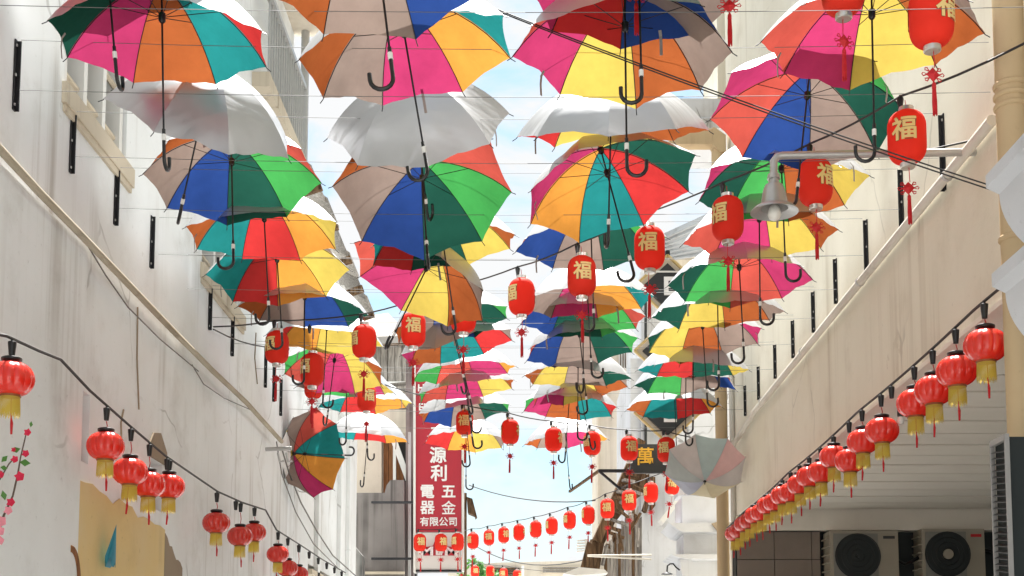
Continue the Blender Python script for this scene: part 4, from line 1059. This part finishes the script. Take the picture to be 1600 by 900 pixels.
S3 = [(656,848,19.6,.3),(689,848,19.6,.5),(715,847,19.6,-.8),(739,845,18,-.9),(764,840,17,-.1),(787,836,17.5,.5),(811,832,18,1.4),(837,827,18.5,-1.5),(862,822,19,-1.25),(890,813,19.5,-1.05),(919,805,20.5,-1.4),
      (949,795,22,-.2),(983,782,23,-.1),(1017,770,22.5,-1.3),(1051,757,23,-.2)]
pts = [at(640, 822, LW*F_PX/17.5)]
for i, (x, y, w, f) in enumerate(S3):
    pts.append(lantern(at(x, y, LW*F_PX/w), f, f'small red cylindrical lantern, {ORD[i]} from the left on the far string below the red sign', G1, .03, random.uniform(-.12,.12), .18 if i == 14 else 0))
pts.append(at(1085, 735, 15.0))
string(pts, 'lantern_cable', 'black cable carrying the far row of small lanterns')
S4 = [(742,893,13,.2),(766,893,13,1.2),(787,897,13,-.3),(808,900,13,.9),(721,880,13.5,-.6)]
for i, (x, y, w, f) in enumerate(sorted(S4)):
    lantern(at(x, y, LW*F_PX/w), f, f'tiny red lantern at the bottom centre, {ORD[i]} from the left of five', G1, .03)
string([at(700, 862, 28), at(742, 879, 29), at(790, 884, 29), at(850, 892, 29), at(920, 890, 27)], 'lantern_cable', 'dark cable carrying the lowest row of tiny far lanterns')
S5 = [(993,-95,70,.5),(1138,-78,70,-.4),(1317,-22,69,1.3),(1455,27,71,.55)]
pts = [at(900, -150, 5.4)]
for i, (x, y, w, f) in enumerate(S5):
    pts.append(lantern(at(x, y, LW*F_PX/w), f, f'large red cylindrical lantern cut by the top edge, {ORD[i]} from the left', G1, .04, random.uniform(-.03,.03)))
pts.append(at(1660, -20, 5.2))
string(pts, 'lantern_cable', 'black cable along the top edge carrying the largest lanterns')

# round lanterns along both walls
RW = .205
rp = []
for k in range(13):
    a = -PI/2*.92 + k/12*PI*.92
    rp.append((.030 + (RW/2-.030)*math.cos(a), .075*math.sin(a)))
mbr = MB(); nn = 48; vv = []; ff = []
for r, z in rp:
    for k in range(nn):
        g = 1 - .075*(k % 4 == 0)
        vv.append((r*g*math.cos(2*PI*k/nn), r*g*math.sin(2*PI*k/nn), z))
for i in range(len(rp)-1):
    for k in range(nn):
        a, b = i*nn+k, i*nn+(k+1) % nn
        ff.append((a, b, b+nn, a+nn))
round_me = mbr.add(vv, ff).mesh('body', M['lantern_round'], True)
for p_ in round_me.polygons: p_.use_smooth = True
rtop = MB().lathe([(.0, .099), (.036, .099), (.045, .094), (.045, .084), (.030, .068)], 18).mesh('top_cap', M['blackplastic'], True)
rring = MB().lathe([(.036, -.070), (.046, -.072), (.046, -.082), (.038, -.084)], 18).mesh('bottom_ring', M['gold'], True)
fr = MB()
for k in range(64):
    a = 2*PI*k/64; b = a + .075
    L_ = .080 + .016*((k*7) % 5)/4
    fr.add([(.042*math.cos(a), .042*math.sin(a), -.078), (.042*math.cos(b), .042*math.sin(b), -.078), (.046*math.cos(b+.03), .046*math.sin(b+.03), -.078-L_), (.046*math.cos(a+.03), .046*math.sin(a+.03), -.078-L_)], [(0,1,2,3)])
fringe_me = fr.mesh('fringe', M['fringe'])
rtas_me = MB().tube([(0,0,-.08), (0,0,-.175), (.002,0,-.20), (0,0,-.25)], [.003,.003,.007,.005], 6).mesh('tassel', M['tassel'])
sock_me = MB().lathe([(.014, .0), (.019, -.003), (.019, -.012), (.013, -.070), (.005, -.072)], 10).lathe([(.007, .016), (.007, .0)], 8).mesh('socket', M['blackplastic'], True)
def round_lantern(p, top_z, label, group):
    t = thing('round_lantern', label, 'lantern', p, group)
    rz = random.uniform(0, PI)
    put('body', round_me, t, rot=(random.uniform(-.05,.05), random.uniform(-.05,.05), rz)); put('top_cap', rtop, t); put('bottom_ring', rring, t); put('fringe', fringe_me, t, rot=(0, 0, rz)); put('tassel', rtas_me, t, rot=(random.uniform(-.06,.06), random.uniform(-.06,.06), 0))
    h = top_z - p.z - .075
    if h > .10: put('cord', MB().tube([(0, 0, .088), (.006, 0, (.088+h)/2), (0, 0, h)], .0028, 4).mesh('cord', M['tassel']), t)
    put('socket', sock_me, t, (0, 0, h+.075))
left_px = [(17,592,545),(165,697,640),(203,737,668),(232,757,692),(264,760,714),(338,817,770),(375,838,783),(397,832,790),(434,866,830),(449,888,842),(466,897,852)]
XL = -2.30
cable_px = [(-60,512),(10,525),(60,548),(95,562),(140,610),(200,663),(258,712),(340,768),(378,785),(415,797),(432,828),(470,852),(505,875),(540,895)]
cpts = [onx(x, y, XL) for x, y in cable_px]
def cab_z(Y):
    for a, b in zip(cpts, cpts[1:]):
        if a.y <= Y <= b.y: return a.z + (b.z-a.z)*(Y-a.y)/(b.y-a.y)
    return cpts[-1].z
for i, (x, y, sy) in enumerate(left_px):
    p = onx(x, y, XL)
    round_lantern(p, cab_z(p.y) - .012, f'round red lantern with yellow fringe, {ORD[i]} from the front on the left wall string', 'round lanterns along the left wall')
mb = MB().tube(cpts, .0075, 6)
solo(mb, 'lantern_cable', M['cable'], 'black cable with lantern sockets sagging along the left wall', 'cable')
for i, Y in enumerate((8.1, 10.05, 12.9, 13.5, 14.1, 14.7, 15.3, 15.9)):
    put_ = put('socket', sock_me, None, (XL, Y, cab_z(Y) - .012))
    tag(put_, f'empty black bulb socket on the left wall cable, {ORD[i]} from the front', 'socket', 'empty sockets on the left cable')
XR = 2.15
right_px = [(1540,540),(1495,580),(1459,610),(1430,630),(1378,673),(1348,690),(1328,720),(1303,714),(1283,738),(1265,745),(1250,757),(1236,770),(1223,774),(1211,785),(1200,790),
            (1190,801),(1180,805),(1171,814),(1163,819),(1155,829),(1148,834)]
c0_, c1_ = onx(1540, 468, XR), onx(1145, 815, XR)
def rz_at(Y): return c0_.z + (c1_.z - c0_.z)*(Y - c0_.y)/(c1_.y - c0_.y) - .015*abs(math.sin((Y-5.95)*PI/2.2))
for i, (x, y) in enumerate(right_px):
    p = onx(x, y, XR)
    round_lantern(p, rz_at(p.y) - .012, f'round red lantern with yellow fringe, {ORD[i]} from the front on the right wall string', 'round lanterns along the right wall')
solo(MB().tube([(XR, 5.2+.2*k, rz_at(5.2+.2*k)) for k in range(43)], .0075, 6), 'lantern_cable', M['cable'], 'black cable with lantern sockets along the soffit edge on the right', 'cable')
put_ = put('socket', sock_me, None, (XR, 7.4, rz_at(7.4) - .012)); tag(put_, 'empty black bulb socket between the right wall lanterns', 'socket')
bl = thing('bare_bulb', 'bare bulb in a dark socket behind the right wall lanterns', 'bulb', at(1407, 650, 7.6))
part(MB().lathe([(.010, .05), (.02, .045), (.02, .0), (.012, -.005)], 12, at(1407, 650, 7.6)), 'holder', M['blackplastic'], bl, True)
part(MB().lathe([(.012, -.004), (.022, -.03), (.018, -.05), (.0, -.056)], 12, at(1407, 650, 7.6)), 'glass', M['bulb'], bl, True)
solo(MB().tube(sag(at(733,758,22), at(930,782,19), .12, 10), .010, 5), 'cable', M['cable'], 'thin cable sagging across the sky above the far lantern row', 'cable')
solo(MB().tube(sag(at(735,848,26), at(920,873,20), .25, 10), .010, 5), 'cable', M['cable'], 'lower thin cable sagging across the sky behind the far lanterns', 'cable')
